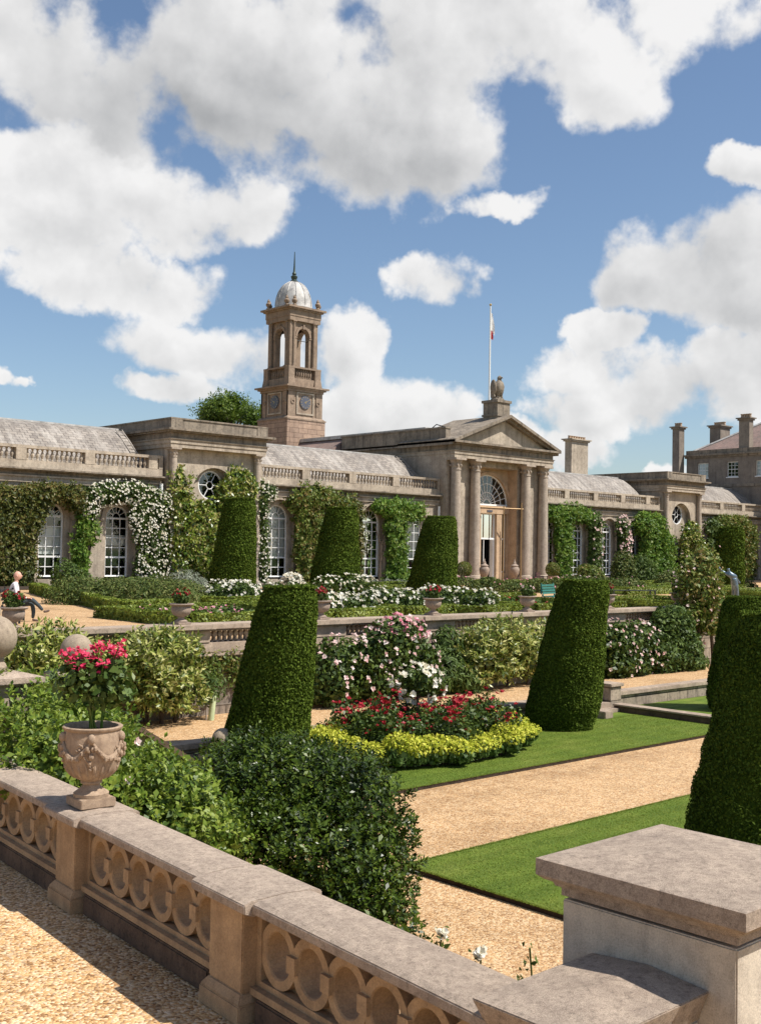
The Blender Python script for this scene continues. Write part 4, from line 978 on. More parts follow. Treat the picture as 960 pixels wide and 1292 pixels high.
# ================================================================== BOX PARTERRE
def hedge(label, path, w, h, n_per=520, closed=True, mt='box', size=.1):
    pts = [np.array(p, float) for p in path]+([np.array(path[0], float)] if closed else [])
    parts = []; lm = Lump(2.2, 10, len(path)+int(path[0][0]*7))
    for a, b in zip(pts, pts[1:]):
        d = b-a; Ln = np.linalg.norm(d); d /= Ln; e = np.array([-d[1], d[0]])
        n = int(n_per*Ln*(w+2*h)); 
        s = rng.uniform(-w/2, Ln+w/2, n); side = rng.random(n); pt = w/(w+2*h)
        top = side < pt; lr = np.where(rng.random(n) < .5, -1., 1.)
        off = np.where(top, rng.uniform(-.5, .5, n)*w, lr*w/2); z = np.where(top, h, rng.random(n)*h)
        P = np.stack([a[0]+d[0]*s+e[0]*off, a[1]+d[1]*s+e[1]*off, z], 1)
        P[:, 2] += np.where(top, .05*lm(P), 0); P[:, :2] += (e[None]*(.05*lm(P+3.1))[:, None])
        Nn = np.where(top[:, None], np.array([[0, 0, 1.]]), np.concatenate([lr[:, None]*e[None], np.full((n, 1), .3)], 1))
        parts.append(leaves(P, Nn, size, .6, .6))
        k = .94; q = [a-d*w*.38-e*w*.38, b+d*w*.38-e*w*.38, b+d*w*.38+e*w*.38, a-d*w*.38+e*w*.38]
        V = np.array([[*p, 0] for p in q]+[[*p, h*.8] for p in q]); parts.append((V, np.array([(4,5,6,7),(0,1,5,4),(1,2,6,5),(2,3,7,6),(3,0,4,7)])))
    V, Q = cat_(parts); c = np.mean([p for p in pts], 0); base = np.array([c[0], c[1], 0.])
    o = npmesh('box_hedge', V-base, Q, M[mt]); o.location = tuple(base); return tag(o, label, 'hedge', 'low box hedges of the parterre')
def rect(x0, x1, y0, y1): return [(x0,y0),(x1,y0),(x1,y1),(x0,y1)]
def bed(x0, x1, y0, y1, z=.03): return sheet('soil_bed', x0, x1, y0, y1, z, M['soil'])
hp = [atz(x, y, 0)[:2] for x, y in ((45,748),(60,753),(95,760),(130,769),(165,775),(200,773),(218,771))]
hedge('low box hedge curving round the big dark shrub at the left', hp, .5, .42, 500, False)
hedge('low box hedge frame behind the second urn from the left, round pink bedding', rect(17.7, 22.6, 27.0, 31.6), .42, .36)
hedge('low box hedge frame round the largest white roses, centre of the parapet', rect(23.2, 26.0, 27.2, 33.5), .42, .36)
hedge('narrow low box hedge frame round the white roses left of the middle urn', rect(27.0, 29.0, 27.6, 33), .42, .36)
hedge('low box hedge frame round the white roses right of the middle urn', rect(29.6, 31.8, 26.6, 32.6), .42, .36)
hedge('low box hedge frame left of the green bench, round pinkish bedding', rect(33.2, 38.4, 27.0, 32.5), .42, .36)
hedge('low box hedge frame at the end of the parapet before the dark bench', rect(40.8, 45.0, 25.8, 29.8), .45, .38)
hedge('back row low box hedge frame by the grey lavender', rect(25.0, 30.2, 35.2, 39.2), .42, .36)
hedge('back row low box hedge frame between two parterre yews', rect(35.6, 40.5, 33.4, 37.4), .42, .38)
hedge('back row low box hedge frame behind the white roses in front of the wisteria', rect(38.0, 46.0, 43.5, 48.5), .45, .42)
hedge('long low box hedge behind the dark bench, right of the entrance', rect(54.0, 66.5, 37.5, 42.0), .5, .42, 260)
hedge('long low box hedge in front of the right wing', rect(56.0, 76.0, 47.0, 50.5), .5, .45, 220)
hedge('low box hedge frame behind the bronze statue', rect(59.5, 70.0, 30.5, 34.5), .5, .42, 260)
for b4 in ((17.9,22.4,27.2,31.4),(23.4,25.8,27.4,33.3),(27.2,28.8,27.8,32.8),(29.8,31.6,26.8,32.4),(33.4,38.2,27.2,32.3),(41,44.8,26,29.6),(25.2,30,35.4,39),(35.8,40.3,33.6,37.2),(38.2,45.8,43.7,48.3),(54.2,66.3,37.7,41.8),(56.2,75.8,47.2,50.3),(59.7,69.8,30.7,34.3)): bed(*b4)
bed(22, 59.4, 53.2, 58.0); bed(71.4, 108, 52.0, 58.0)

def lob(px, py, D, r): return (tuple(dep(px, py, D)), r)
def patch_lobes(x0, x1, y0, y1, h, k, z=.1, f=1.0):
    return [((rnd.uniform(x0, x1), rnd.uniform(y0, y1), z+h*.45), (h*.75*f, h*.75*f, h*.6)) for _ in range(k)]
# white rose bushes inside the hedges
def wroses(label, boxes, h, k, nf, seed):
    shrub('white_rose_bush', label, 'rose bush', patch_lobes(*boxes, h, k), 2600, .13, 'rose_leaf', .6, .5, seed, flowers=(int(nf*2.2), .14, 'white_fl'), group='white roses of the parterre')
wroses('white rose bush in full flower in the widest box frame', (23.5, 25.8, 28.2, 30.6), .62, 14, 210, 21)
wroses('white rose bush left of the middle urn', (27.4, 28.7, 28.6, 31), .75, 8, 110, 22)
wroses('white rose bush right of the middle urn', (30.0, 31.5, 27.8, 30.5), .75, 8, 110, 23)
wroses('smaller white rose bush behind the widest one, beside a yew', (32.5, 34.5, 37.2, 39.2), .95, 7, 120, 24)
wroses('white rose bush at the foot of the yew before the oval-window pavilion', (25.8, 29.4, 36.2, 38.0), .75, 14, 220, 25)
wroses('white roses far right before the last yews', (72, 76, 36.5, 38.5), 1.0, 8, 90, 26)
def bedding(label, x0, x1, y0, y1, fm, seed, nf=160):
    shrub('bedding_plants', label, 'bedding', patch_lobes(x0, x1, y0, y1, .32, 16, .03, 1.5), 1500, .11, 'shrub', .6, .5, seed, flowers=(nf, .09, fm))
bedding('pinkish bedding flowers inside the left front hedge frame', 18.6, 22.2, 27.8, 31.0, 'pink_fl', 31)
bedding('reddish bedding flowers inside the hedge frame by the green bench', 33.8, 37.9, 27.8, 31.8, 'red_fl', 32, 90)
# larger shrubs on the parterre and along the facade
shrub('dark_shrub', 'big dark green feathery shrub mass on the left of the parterre', 'shrub',
  [((20.1+2.3*q/4+(.9 if w else 2.3), 38.7-3.3*q/4+(1.0 if w else 2.5), .2), (1.15, 1.15, .85)) for q in range(5) for w in (0, 1)], 24000, .15, 'santolina', .3, .3, 41, .12, 2.5, spread=.6, up=1.2)
shrub('green_bush', 'upright light green bush between the two left windows', 'bush', [(tuple(aty(84, 732, 52)), (.8, .8, 1.1)), (tuple(aty(93, 738, 52)), (.9, .8, .9))], 3000, .17, 'shrub', .4, .4, 42, up=1)
shrub('lavender', 'grey lavender bush at the foot of the oval-window pavilion', 'bush', [(tuple(aty(236, 741, 47)), (1.0, .8, .85)), (tuple(aty(251, 744, 47)), (.9, .8, .6))], 3500, .2, 'grey_leaf', .18, .5, 43, spread=.5, up=2)
shrub('lavender', 'grey lavender bush below the middle windows', 'bush', [(tuple(aty(470+k*17, 745, 50)), (.9, .7, .7)) for k in range(4)], 4000, .2, 'grey_leaf', .18, .5, 44, spread=.5, up=2)
shrub('flowering_shrub', 'loose reddish green shrub mass in front of the entrance columns', 'shrub', [((47+1.5*k, 43.6-.55*k, .2), (1.15, 1.0, .62+.1*math.sin(k*2.1))) for k in range(8)], 15000, .17, 'santolina', .4, .4, 45, .16, 2, flowers=(110, .13, 'pink_fl'), up=.8)
shrub('flowering_shrub', 'low shrub beside the right portico column', 'shrub', [((57.5+1.1*k, 44.5, .25), (1.0, .9, .6)) for k in range(3)], 3500, .18, 'santolina', .4, .4, 46, flowers=(60, .14, 'blush_fl'))
for k, (px, py, rx, rz_, lab, mt) in enumerate(((787, 722, 1.7, 1.7, 'olive green shrub at the foot of the pink climbing rose', 'santolina'), (812, 727, 1.6, 1.7, 'round green shrub left of the bright wisteria', 'shrub'),
      (845, 741, 2.0, 1.0, 'low shrub in front of the bright wisteria', 'santolina'), (745, 728, 1.4, .9, 'low yellowish shrub below the right wing windows', 'goldwisteria'), (870, 745, 2.2, 1.0, 'low green shrub right of the last urn', 'shrub'), (905, 745, 2.0, 1.0, 'low shrub behind the statue', 'shrub'), (938, 748, 2.4, 1.0, 'low shrub right of the statue', 'santolina'))):
    c = aty(px, py, 50.0 if px < 840 else 44); shrub('border_shrub', lab, 'shrub', [(tuple(c+np.array([dx, 0, dz])), (rx*.62, .9, rz_)) for dx, dz in ((-.5, 0), (.5, -.2), (0, .1))], 3000, .2, mt, .45, .4, 60+k, .2, 1.6)

# ================================================================== CLIMBERS ON THE FACADE
def climber(name, label, blobs, leaf, size, n, flowers=None, seed=0, asp=.6, Y=57.5, depth=.45, trunk=None, spread=.7):
    """blobs: (px, py, rx, rz) ellipses surveyed on the wall plane, rx rz in metres"""
    lobes = []
    for px, py, rx, rz_ in blobs:
        c = aty(px, py, Y+.12); lobes.append(((c[0], Y+.12, c[2]), (rx, depth, rz_)))
    base = (lobes[0][0][0], Y+.1, 0.)
    P, d = ell_points(lobes, int(n*.6), .45, seed, .24, 2.4, .02)
    k = P[:, 1] < 57.95; P = P[k]; d = d[k]
    parts = [leaves(P, d+np.array([0, -.5, .35]), size, asp, spread), core(lobes, .7, '', None, None, 0, size*1.3)]
    P, d = ell_points(lobes, int(n*.07), .3, seed+2, .22, 2.4, .1); k = P[:, 1] < 57.85
    parts.append(sprigs(P[k], d[k]+np.array([0, -.6, 0]), size*1.25, 7, size*.85, asp, -.1))
    V, Q = cat_(parts); V[:, 2] = np.maximum(V[:, 2], .01)
    t = thing(name, label, 'climber', base)
    npmesh('foliage', V, Q, M[leaf], t)
    mb = MB(); x = base[0]
    tr = trunk if trunk else x
    for q_ in range(3): mb.tube([(tr+.12*q_-.1,57.75,0),(tr+rnd.uniform(-.2,.2),57.72,1.2),(tr+rnd.uniform(-.4,.4),57.7,2.6),(tr+rnd.uniform(-.6,.6),57.7,4.0)], [.07,.06,.045,.03], 6)
    mb.build('stem', M['bark'], t, smooth=True)
    if flowers:
        nf, fs, fm = flowers; P, d = ell_points(lobes, nf*2, .05, seed+9, .24, 2.4, .3); k = (d[:, 1] < .15) & (P[:, 1] < 57.9); P = P[k][:nf]; d = d[k][:nf]
        V, Q = blooms(P+d*.1+np.array([0, -.16, .02]), d+np.array([.2, -.8, .4]), fs); npmesh('blossom', V, Q, M[fm], t)
    return t
climber('olive_creeper', 'dark olive creeper covering the wall left of the first window', [(8,656,1.4,1.8),(25,650,1.4,1.6),(33,664,.7,1.7),(13,700,1.3,2.0),(29,715,.8,1.7),(40,626,1.3,.6),(62,622,1.2,.5),(82,624,1.0,.5),(97,630,.5,.6),(10,628,1.5,.7)], 'creeper', .24, 15000, None, 71)
climber('climbing_rose', 'white climbing rose arching over the second window to the pavilion column', [(112,640,.5,.7),(122,625,.8,.6),(142,622,1.1,.55),(165,622,1.1,.6),(185,630,1.1,.8),(200,645,.9,1.2),(185,665,1.0,1.4),(200,690,.8,1.8),(188,715,1.0,1.4),(175,650,.7,1.0)], 'rose_leaf', .2, 15000, (900, .13, 'white_fl'), 72)
climber('vine', 'light green vine between the first two windows', [(108,655,.5,.9),(112,672,.6,.7),(100,690,.45,1.0),(103,715,.4,1.2)], 'wisteria', .22, 2600, None, 73)
climber('magnolia', 'glossy bright magnolia filling the pavilion around the oval window', [(226,622,.6,1.6),(228,660,.95,2.0),(226,700,.9,1.7),(250,662,1.0,1.5),(246,690,1.1,1.6),(268,660,1.0,1.6),(262,705,1.1,1.3),(291,625,.8,1.0),(300,612,1.0,1.0),(290,650,1.2,1.6),(310,620,.7,1.0),(238,650,.5,.9),(280,690,1.0,1.5)], 'magnolia', .34, 14000, None, 74, .5, 57.35, .55)
climber('climbing_rose', 'slender white climbing rose right of the pavilion column', [(329,640,.4,1.6),(330,680,.4,1.8),(329,715,.4,1.5),(336,622,.6,.5)], 'rose_leaf', .2, 5200, (200, .13, 'white_fl'), 75)
climber('wisteria', 'gold-tinged wisteria left of the middle yew', [(378,635,1.0,.8),(398,628,1.3,.8),(415,632,1.0,.7),(382,660,.7,1.3),(395,665,.9,1.3),(385,695,.8,1.3),(400,690,.8,1.4),(384,722,.8,1.0),(435,636,.8,.5)], 'goldwisteria', .3, 10000, None, 76)
climber('climber', 'narrow olive climber beside the middle windows', [(448,650,.5,1.2),(450,680,.4,1.5),(450,712,.4,1.3)], 'creeper', .22, 3600, None, 77)
climber('wisteria', 'bright green wisteria spreading over the wall left of the entrance', [(482,640,.9,.45),(500,644,1.2,.65),(520,646,1.0,.6),(499,665,.9,1.1),(500,690,.85,1.1),(500,712,.85,1.1),(505,732,.9,.8),(494,735,.6,.7)], 'wisteria', .28, 11000, None, 78)
climber('wisteria', 'bright green wisteria on the wall just right of the entrance columns', [(702,650,1.2,.75),(722,648,1.5,.6),(738,653,.7,.5),(708,675,.95,1.2),(711,700,.9,1.3),(710,722,.9,1.0)], 'wisteria', .3, 9500, None, 79)
climber('climber', 'dark green climber between the right wing windows', [(749,662,.75,1.2),(750,690,.7,1.4),(749,715,.7,1.2)], 'shrub', .26, 5200, (30, .2, 'blush_fl'), 80)
climber('climbing_rose', 'pink-white climbing rose on the right wing', [(784,668,.6,1.0),(786,690,.6,1.2),(787,712,.7,1.2)], 'rose_leaf', .24, 4500, (110, .24, 'blush_fl'), 81)
climber('wisteria', 'large bright green wisteria bush against the right-hand pavilion', [(813,662,1.2,1.0),(827,664,1.3,1.0),(820,688,1.6,1.4),(838,690,1.3,1.2),(825,715,1.5,1.4),(840,716,1.3,1.1),(815,708,1.0,1.0)], 'wisteria', .36, 12000, None, 82, Y=57.0)
climber('magnolia', 'dark magnolia right of the right-hand pavilion arch', [(870,680,1.3,1.5),(878,700,1.3,1.5),(868,712,1.4,1.4),(880,728,1.2,1.0)], 'magnolia', .36, 6500, None, 83, Y=56.8)
climber('climber', 'small leafy climber on the far right wing', [(900,668,1.1,.8),(900,690,1.1,1.2),(902,715,1.1,1.2)], 'shrub', .34, 4500, None, 84, Y=57.2)
climber('wisteria', 'yellow-green wisteria hanging over the distant yew on the far right wing', [(912,660,1.4,.6),(930,662,2.0,.8),(943,680,1.2,1.5),(942,710,1.3,1.6)], 'goldwisteria', .36, 8000, None, 85, Y=57.2)

# ================================================================== SHRUBS AND ROSES ALONG THE TERRACE WALL
def wl(px, py, Y, rx, rz_, ry=.6): return (tuple(aty(px, py, Y)), (rx, ry, rz_))
def stems_at(lst, zb=-1.64, zt=-.6): return [([(x, y, zb), (x+rnd.uniform(-.06, .06), y, (zb+zt)/2), (x+rnd.uniform(-.2, .2), y+.05, zt)], [.05, .04, .03]) for x, y in lst]
c = [aty(x, 880, 21.4) for x in (170, 190, 205, 222)]
shrub('variegated_laurel', 'yellow-green variegated laurel on dark stems below the second urn, behind the red geraniums', 'shrub',
  [wl(172,835,21.4,.75,.6), wl(195,828,21.3,.75,.6), wl(218,838,21.4,.55,.6), wl(170,860,21.4,.7,.55), wl(200,858,21.2,.8,.6), wl(222,866,21.4,.45,.55), wl(150,845,21.4,.6,.6), wl(212,818,21.4,.6,.35)], 1400, .17, 'laurel', .36, .5, 101, .3, 4, tw=(620, .16, 9), stems=stems_at([tuple(k[:2]) for k in c]))
shrub('variegated_laurel', 'yellow-green variegated laurel at the far left end of the terrace wall', 'shrub',
  [wl(45,830,20.5,.6,.6), wl(70,826,20.5,.6,.55), wl(95,838,20.4,.6,.6), wl(60,850,20.4,.7,.6), wl(85,860,20.4,.7,.6), wl(35,848,20.4,.6,.6), wl(120,850,20.6,.6,.6)], 1400, .17, 'laurel', .36, .5, 102, .3, 4, tw=(520, .16, 9))
c = [aty(x, 880, 21.5) for x in (612, 640, 665)]
shrub('variegated_laurel', 'yellow-green variegated laurel on dark stems left of the right-hand tilted yew', 'shrub',
  [wl(602,815,21.3,.75,.6), wl(628,808,21.2,.85,.6), wl(655,810,21.3,.85,.6), wl(680,808,21.4,.75,.6), wl(612,838,21.3,.75,.55), wl(640,835,21.2,.8,.5), wl(670,832,21.3,.8,.5), wl(594,835,21.3,.5,.6), wl(690,825,21.3,.6,.6)], 1600, .17, 'laurel', .36, .5, 103, .3, 4, tw=(700, .16, 9), stems=stems_at([tuple(k[:2]) for k in c]))
shrub('climbing_rose', 'tall blush pink shrub rose rising above the parapet in the centre', 'rose bush',
  [wl(430,835,21.3,.7,.65), wl(415,855,21.3,.7,.6), wl(455,840,21.2,.7,.7), wl(485,820,21.2,.75,.7), wl(505,805,21.2,.65,.55), wl(520,830,21.3,.7,.7), wl(500,850,21.2,.8,.6), wl(465,862,21.2,.8,.5), wl(432,862,21.2,.7,.5), wl(535,850,21.4,.4,.6)], 8500, .14, 'rose_leaf', .55, .5, 104, .22, 3, flowers=(260, .125, 'blush_fl'), stems=stems_at([tuple(aty(x, 880, 21.4)[:2]) for x in (425, 470, 500)]))
shrub('pink_rose', 'cluster of bright pink roses at the top of the blush shrub rose', 'rose bush', [wl(500,788,21.15,.34,.2,.3), wl(522,793,21.15,.34,.17,.3), wl(512,797,21.1,.3,.15,.3)], 420, .13, 'rose_leaf', .55, .5, 105, flowers=(72, .15, 'pink_fl'))
shrub('grassy_shrub', 'soft green grassy shrub left of the laurel at the wall foot', 'shrub', [wl(556,845,21.5,.8,.7), wl(580,850,21.4,.6,.6), wl(565,815,21.7,.6,.6), wl(590,860,21.3,.4,.35), wl(545,858,21.4,.5,.45)], 5200, .2, 'shrub', .2, .5, 106, .15, 3, spread=.5, up=1.5)
shrub('shrub_rose', 'pale blush shrub rose on the wall right of the right-hand tilted yew', 'rose bush', [wl(780,820,21.3,.9,.8), wl(800,815,21.3,.9,.85), wl(815,820,21.3,.8,.8), wl(775,838,21.2,.8,.6), wl(800,838,21.2,.9,.6), wl(765,815,21.3,.7,.7)], 6500, .16, 'rose_leaf', .55, .5, 107, .2, 3, flowers=(150, .13, 'blush_fl'))
shrub('wall_shrub', 'rounded mid green wall shrub right of the pale shrub rose', 'shrub', [wl(845,805,21.3,1.2,.9), wl(838,825,21.2,1.1,.8), wl(860,820,21.2,.9,.9), wl(850,785,21.3,.9,.6), wl(870,835,21.3,.7,.4)], 8000, .16, 'shrub', .45, .5, 108, .18, 3)
shrub('tree_rose', 'tall loose wall shrub with bare stems rising above the parapet at the right', 'shrub', [wl(885,755,21.3,1.4,.7), wl(888,766,21.3,1.0,.6), wl(880,720,21.4,1.0,.6), wl(880,742,21.3,1.0,.6), wl(900,786,21.3,.7,.35), wl(870,775,21.4,1.1,.5), wl(895,790,21.3,.9,.4), wl(885,705,21.4,.6,.5)], 5200, .17, 'goldwisteria', .5, .8, 109, .4, 3.5, flowers=(60, .1, 'blush_fl'), coref=.5,
  stems=[([tuple(aty(x, 850, 21.5)), tuple(aty(x-2, 815, 21.5)), tuple(aty(x-6, 770, 21.4))], [.09, .07, .05]) for x in (885, 900, 912)])
for px, py, r, lab in ((395, 876, .24, 'small round grey-green tuft at the wall foot right of the left-hand yew'), (262, 868, .38, 'small green tuft against the wall left of the left-hand yew'), (428, 874, .28, 'low green tuft under the blush shrub rose'), (688, 842, .3, 'little tuft at the wall foot beside the right-hand yew')):
    shrub('tuft_plant', lab, 'plant', [(tuple(aty(px, py, 21.4)), (r*1.2, r, r))], 700, .12, 'shrub', .25, .5, int(px), up=1.5)
shrub('wall_ivy', 'dry trailing creeper hanging on the retaining wall left of the left-hand yew', 'climber', [(tuple(aty(x, y, 21.88)), (.45, .1, .45)) for x, y in ((255,835),(275,840),(295,838),(268,855),(300,852))], 1500, .1, 'goldwisteria', .5, .9, 119, .3, 4, coref=0)
t = aty(267, 884, 21.2); g = thing('tree_guard', 'pale green plastic tube guard standing at the wall foot', 'tree guard', (t[0], t[1], -1.64))
MB().tube([(t[0],t[1],-1.64),(t[0]+.05,t[1],-1.1)], .07, 12).build('tube', M['guard'], g, smooth=True); MB().tube([(t[0]-.1,t[1]+.05,-1.64),(t[0]-.08,t[1]+.05,-1.0)], .018, 5).build('stake', M['oldwood'], g)

# ================================================================== OVAL FLOWER BED
BC = (17.38, 17.25); BA, BB = 2.8, 1.85
mb = MB().prism([(BC[0]+(BA-.3)*math.cos(2*PI*k/40), BC[1]+(BB-.3)*math.sin(2*PI*k/40)) for k in range(40)], 'z', -2.1, -1.97); tag(mb.build('flower_bed_soil', M['soil']), kind='structure')
lime = None; n = 66
for k in range(n):
    a = 2*PI*(k+rnd.uniform(-.3,.3))/n; q_ = .16+rnd.random()**2*.42; x, y = BC[0]+(BA-q_)*math.cos(a), BC[1]+(BB-q_)*math.sin(a)
    if lime is None:
        lime = thing('lime_edging_plant', 'lime-yellow flowering edging plant round the oval bed', 'plant', (0, 0, 0), 0, 'lime edging plants of the oval bed')
        lb = [((0,0,.2),(.34,.3,.2)), ((.12,.1,.22),(.28,.26,.2))]
        P, d = ell_points(lb, 420, .4, 3, .15, 5); V, Q = leaves(P, d, .10, .85, .7); npmesh('foliage', V, Q, M['lime_leaf'], lime)
        P, d = ell_points([((.04,.04,.34),(.40,.37,.17))], 820, .8, 4, .2, 5); V, Q = leaves(P, d+np.array([0,0,1]), .058, .9, .8); npmesh('flower_haze', V, Q, M['lime'], lime)
        o = lime
    else: o = copy_tree(lime)
    o.location = (x+rnd.uniform(-.12,.1), y+rnd.uniform(-.1,.1), -2.02); o.rotation_euler = (0, 0, rnd.uniform(0, 6.28)); s = rnd.uniform(.7, 1.0); o.scale = (s, s, s*rnd.uniform(1.0, 1.45))
red = []
for v in range(3):
    t = thing('red_rose_bush', 'red rose bush among lime edging in the oval bed', 'rose bush', (0, 0, 0), 0, 'red roses of the oval bed')
    lb = [((rnd.uniform(-.2,.2), rnd.uniform(-.2,.2), .3+.12*k), (.28,.28,.22)) for k in range(4)]
    P, d = ell_points(lb, 560, .6, 10+v, .2, 5, .05); V, Q = leaves(P, d+np.array([0,0,.4]), .085, .6, .8); npmesh('foliage', V, Q, M['rose_leaf'], t)
    MB().tube([(0,0,-.05),(.03,.02,.4)], .02, 5).build('stem', M['bark'], t)
    top = np.array([lb[-1][0]]); P = np.concatenate([np.array([[rnd.uniform(-.35,.35), rnd.uniform(-.35,.35), rnd.uniform(.45,.95)]])+rng.normal(size=(rnd.randint(2,5),3))*.06 for _ in range(6)])
    V, Q = blooms(P, np.tile([0.,-.2,.8], (len(P),1)), .10); npmesh('blossom', V, Q, M['red_fl'], t); red.append(t)
k = 0
for i in range(9):
    for j in range(5):
        u, w = (i-4)/4.4+rnd.uniform(-.06,.06), (j-2)/2.4+rnd.uniform(-.1,.1)
        if u*u+w*w > .82: continue
        o = red[k] if k < 3 else copy_tree(red[k % 3]); k += 1
        o.location = (BC[0]+u*(BA-.35), BC[1]+w*(BB-.3), -2.0); o.rotation_euler = (0,0,rnd.uniform(0,6.28)); s = rnd.uniform(.95,1.25); o.scale = (s,s,s*rnd.uniform(.8,1.1))
sr_ = aty(527, 858, 17.8)
shrub('standard_rose', 'white and blush standard rose on a thin stem behind the oval bed', 'standard rose', [((sr_[0]+dx, 17.8, sr_[2]+dz), (.38,.34,.26)) for dx, dz in ((-.2,.05),(.15,0),(.0,-.12),(.32,-.12))], 900, .1, 'rose_leaf', .55, .6, 131, .2, 4, flowers=(60, .16, 'white_fl'), stems=[([(sr_[0],17.8,-2.05),(sr_[0]+.02,17.8,-1.4),(sr_[0],17.8,sr_[2])], .025)])

# ================================================================== SHRUBS BELOW THE NEAR BALUSTRADE
D = 12.6
dk = [lob(385,1005,D+.4,(.9,.95,.62)), lob(325,990,D+.6,(.72,.8,.52)), lob(440,1035,D,(.62,.75,.66)), lob(300,1035,D,(.6,.75,.62)), lob(400,1085,D-.4,(.92,.95,.7)), lob(462,1090,D-.3,(.52,.65,.6)), lob(330,1080,D-.5,(.8,.85,.62)), lob(458,1140,D-.8,(.5,.65,.5)), lob(350,962,D+1.0,(.72,.7,.3)), lob(305,955,D+1.2,(.42,.6,.24)), lob(420,1180,D-1,(.78,.8,.6)), lob(285,1000,D+.8,(.4,.6,.42)), lob(420,985,D+.7,(.6,.7,.36))]
shrub('evergreen_shrub', 'large dark glossy evergreen shrub behind the foreground balustrade', 'shrub', dk, 16000, .07, 'dark_leaf', .46, .5, 141, .2, 4.2, spread=.75, up=.5, coref=.78, tw=(3600, .11, 11),
  stems=[([tuple(dep(x, 1200, D)), tuple(dep(x+20, 1080, D)), tuple(dep(x+y, 1000, D))], [.05,.04,.02]) for x, y in ((360,-30),(400,30),(430,60))])
lg = [lob(175,1008,12.0,(.62,.8,.44)), lob(145,992,12.4,(.5,.7,.4)), lob(225,1045,11.7,(.5,.7,.42)), lob(185,1045,11.6,(.65,.7,.5)), lob(235,1070,11.4,(.42,.6,.4)), lob(140,1018,11.8,(.6,.6,.45))]
shrub('bright_shrub', 'bright light green leafy shrub right of the carved urn', 'shrub', lg, 3500, .075, 'light_leaf', .62, .5, 142, .26, 4.4, coref=.76, tw=(1250, .15, 10))
lg = [lob(30,915,13,(.7,.8,.55)), lob(75,938,12.6,(.65,.8,.48)), lob(15,960,11.8,(.6,.7,.5)), lob(60,970,11.6,(.6,.7,.5)), lob(110,940,12.6,(.6,.7,.5)), lob(45,890,14,(.6,.7,.35)), lob(100,985,11.4,(.5,.6,.5)), lob(5,900,13.5,(.6,.7,.4)), lob(112,925,13.2,(.4,.6,.3))]
shrub('bright_shrub', 'bright light green leafy shrub with pink blooms left of the carved urn', 'shrub', lg, 4000, .075, 'light_leaf', .62, .5, 143, .26, 4.4, coref=.76, flowers=(9, .12, 'blush_fl'), tw=(1400, .15, 10))
lg = [lob(25,885,15.5,(.7,.7,.35)), lob(70,895,15.5,(.6,.7,.35)), lob(5,875,16,(.6,.7,.3)), lob(90,902,15,(.5,.7,.3))]
shrub('bronze_shrub', 'loose yellowish shrub along the stair below the ball piers', 'shrub', lg, 6500, .1, 'goldwisteria', .5, .6, 144, .3, 3.4, coref=.5)

# rose stems poking up behind the balustrade
def bud(label, px, py, D, px0, py0, mt, r):
    a, b = dep(px, py, D), dep(px0, py0, D+.1); t = thing('rosebud', label, 'rose', tuple(b))
    MB().tube([tuple(b), tuple((a+b)/2+np.array([.03,0,.0])), tuple(a)], .007, 5).build('stem', M['rose_leaf'], t, smooth=True)
    n = 26; P = a+(b-a)*rng.random((n,1))*.75+rng.normal(size=(n,3))*.045; V, Q = leaves(P, rng.normal(size=(n,3)), .055, .55, .8); npmesh('foliage', V, Q, M['rose_leaf'], t)
    if mt:
        P = np.tile(a, (5,1))+rng.normal(size=(5,3))*r*.16; V, Q = blooms(P, np.tile([0.,-.3,1.], (5,1)), r, 7, .9); npmesh('blossom', V, Q, M[mt], t)
bud('single white rosebud with brown calyx, upper of the two behind the balustrade', 557, 1180, 8.2, 545, 1225, 'white_fl', .09)
bud('single white rosebud close to the corner pier', 607, 1203, 7.8, 596, 1255, 'white_fl', .1)
bud('leafy green rose shoot without a flower beside the corner pier', 668, 1196, 7.4, 666, 1275, None, .1)
bud('white rosebud seen through the pierced panel at the bottom edge', 514, 1284, 6.6, 512, 1330, 'white_fl', .09)

# ================================================================== CARVED URN AND GERANIUMS on the near balustrade
uc = nb(.235, 5.16); t = thing('carved_urn', 'carved stone urn with garlands standing on the foreground balustrade', 'urn', (uc[0], uc[1], .013), RZ); t.scale = (.78, .78, .9)
MB().box(-.2,.2,-.2,.2,.0,.085).build('plinth', M['urn'], t, False, bevel=.008)
pr = [(.185,.086),(.19,.12),(.15,.145),(.1,.18),(.09,.2),(.115,.212),(.115,.228),(.11,.235),(.19,.27),(.255,.33),(.295,.41),(.313,.5),(.316,.58),(.308,.66),(.30,.71),(.318,.722),(.322,.742),(.305,.752),(.275,.745),(.255,.69),(.0,.68)]
MB().lathe(pr, n=40).build('bowl', M['urn'], t, False, smooth=True, autos=50)
mb = MB()
def ur(z): return float(np.interp(z, [.27,.33,.41,.5,.58,.66,.71], [.19,.255,.295,.313,.316,.308,.30]))
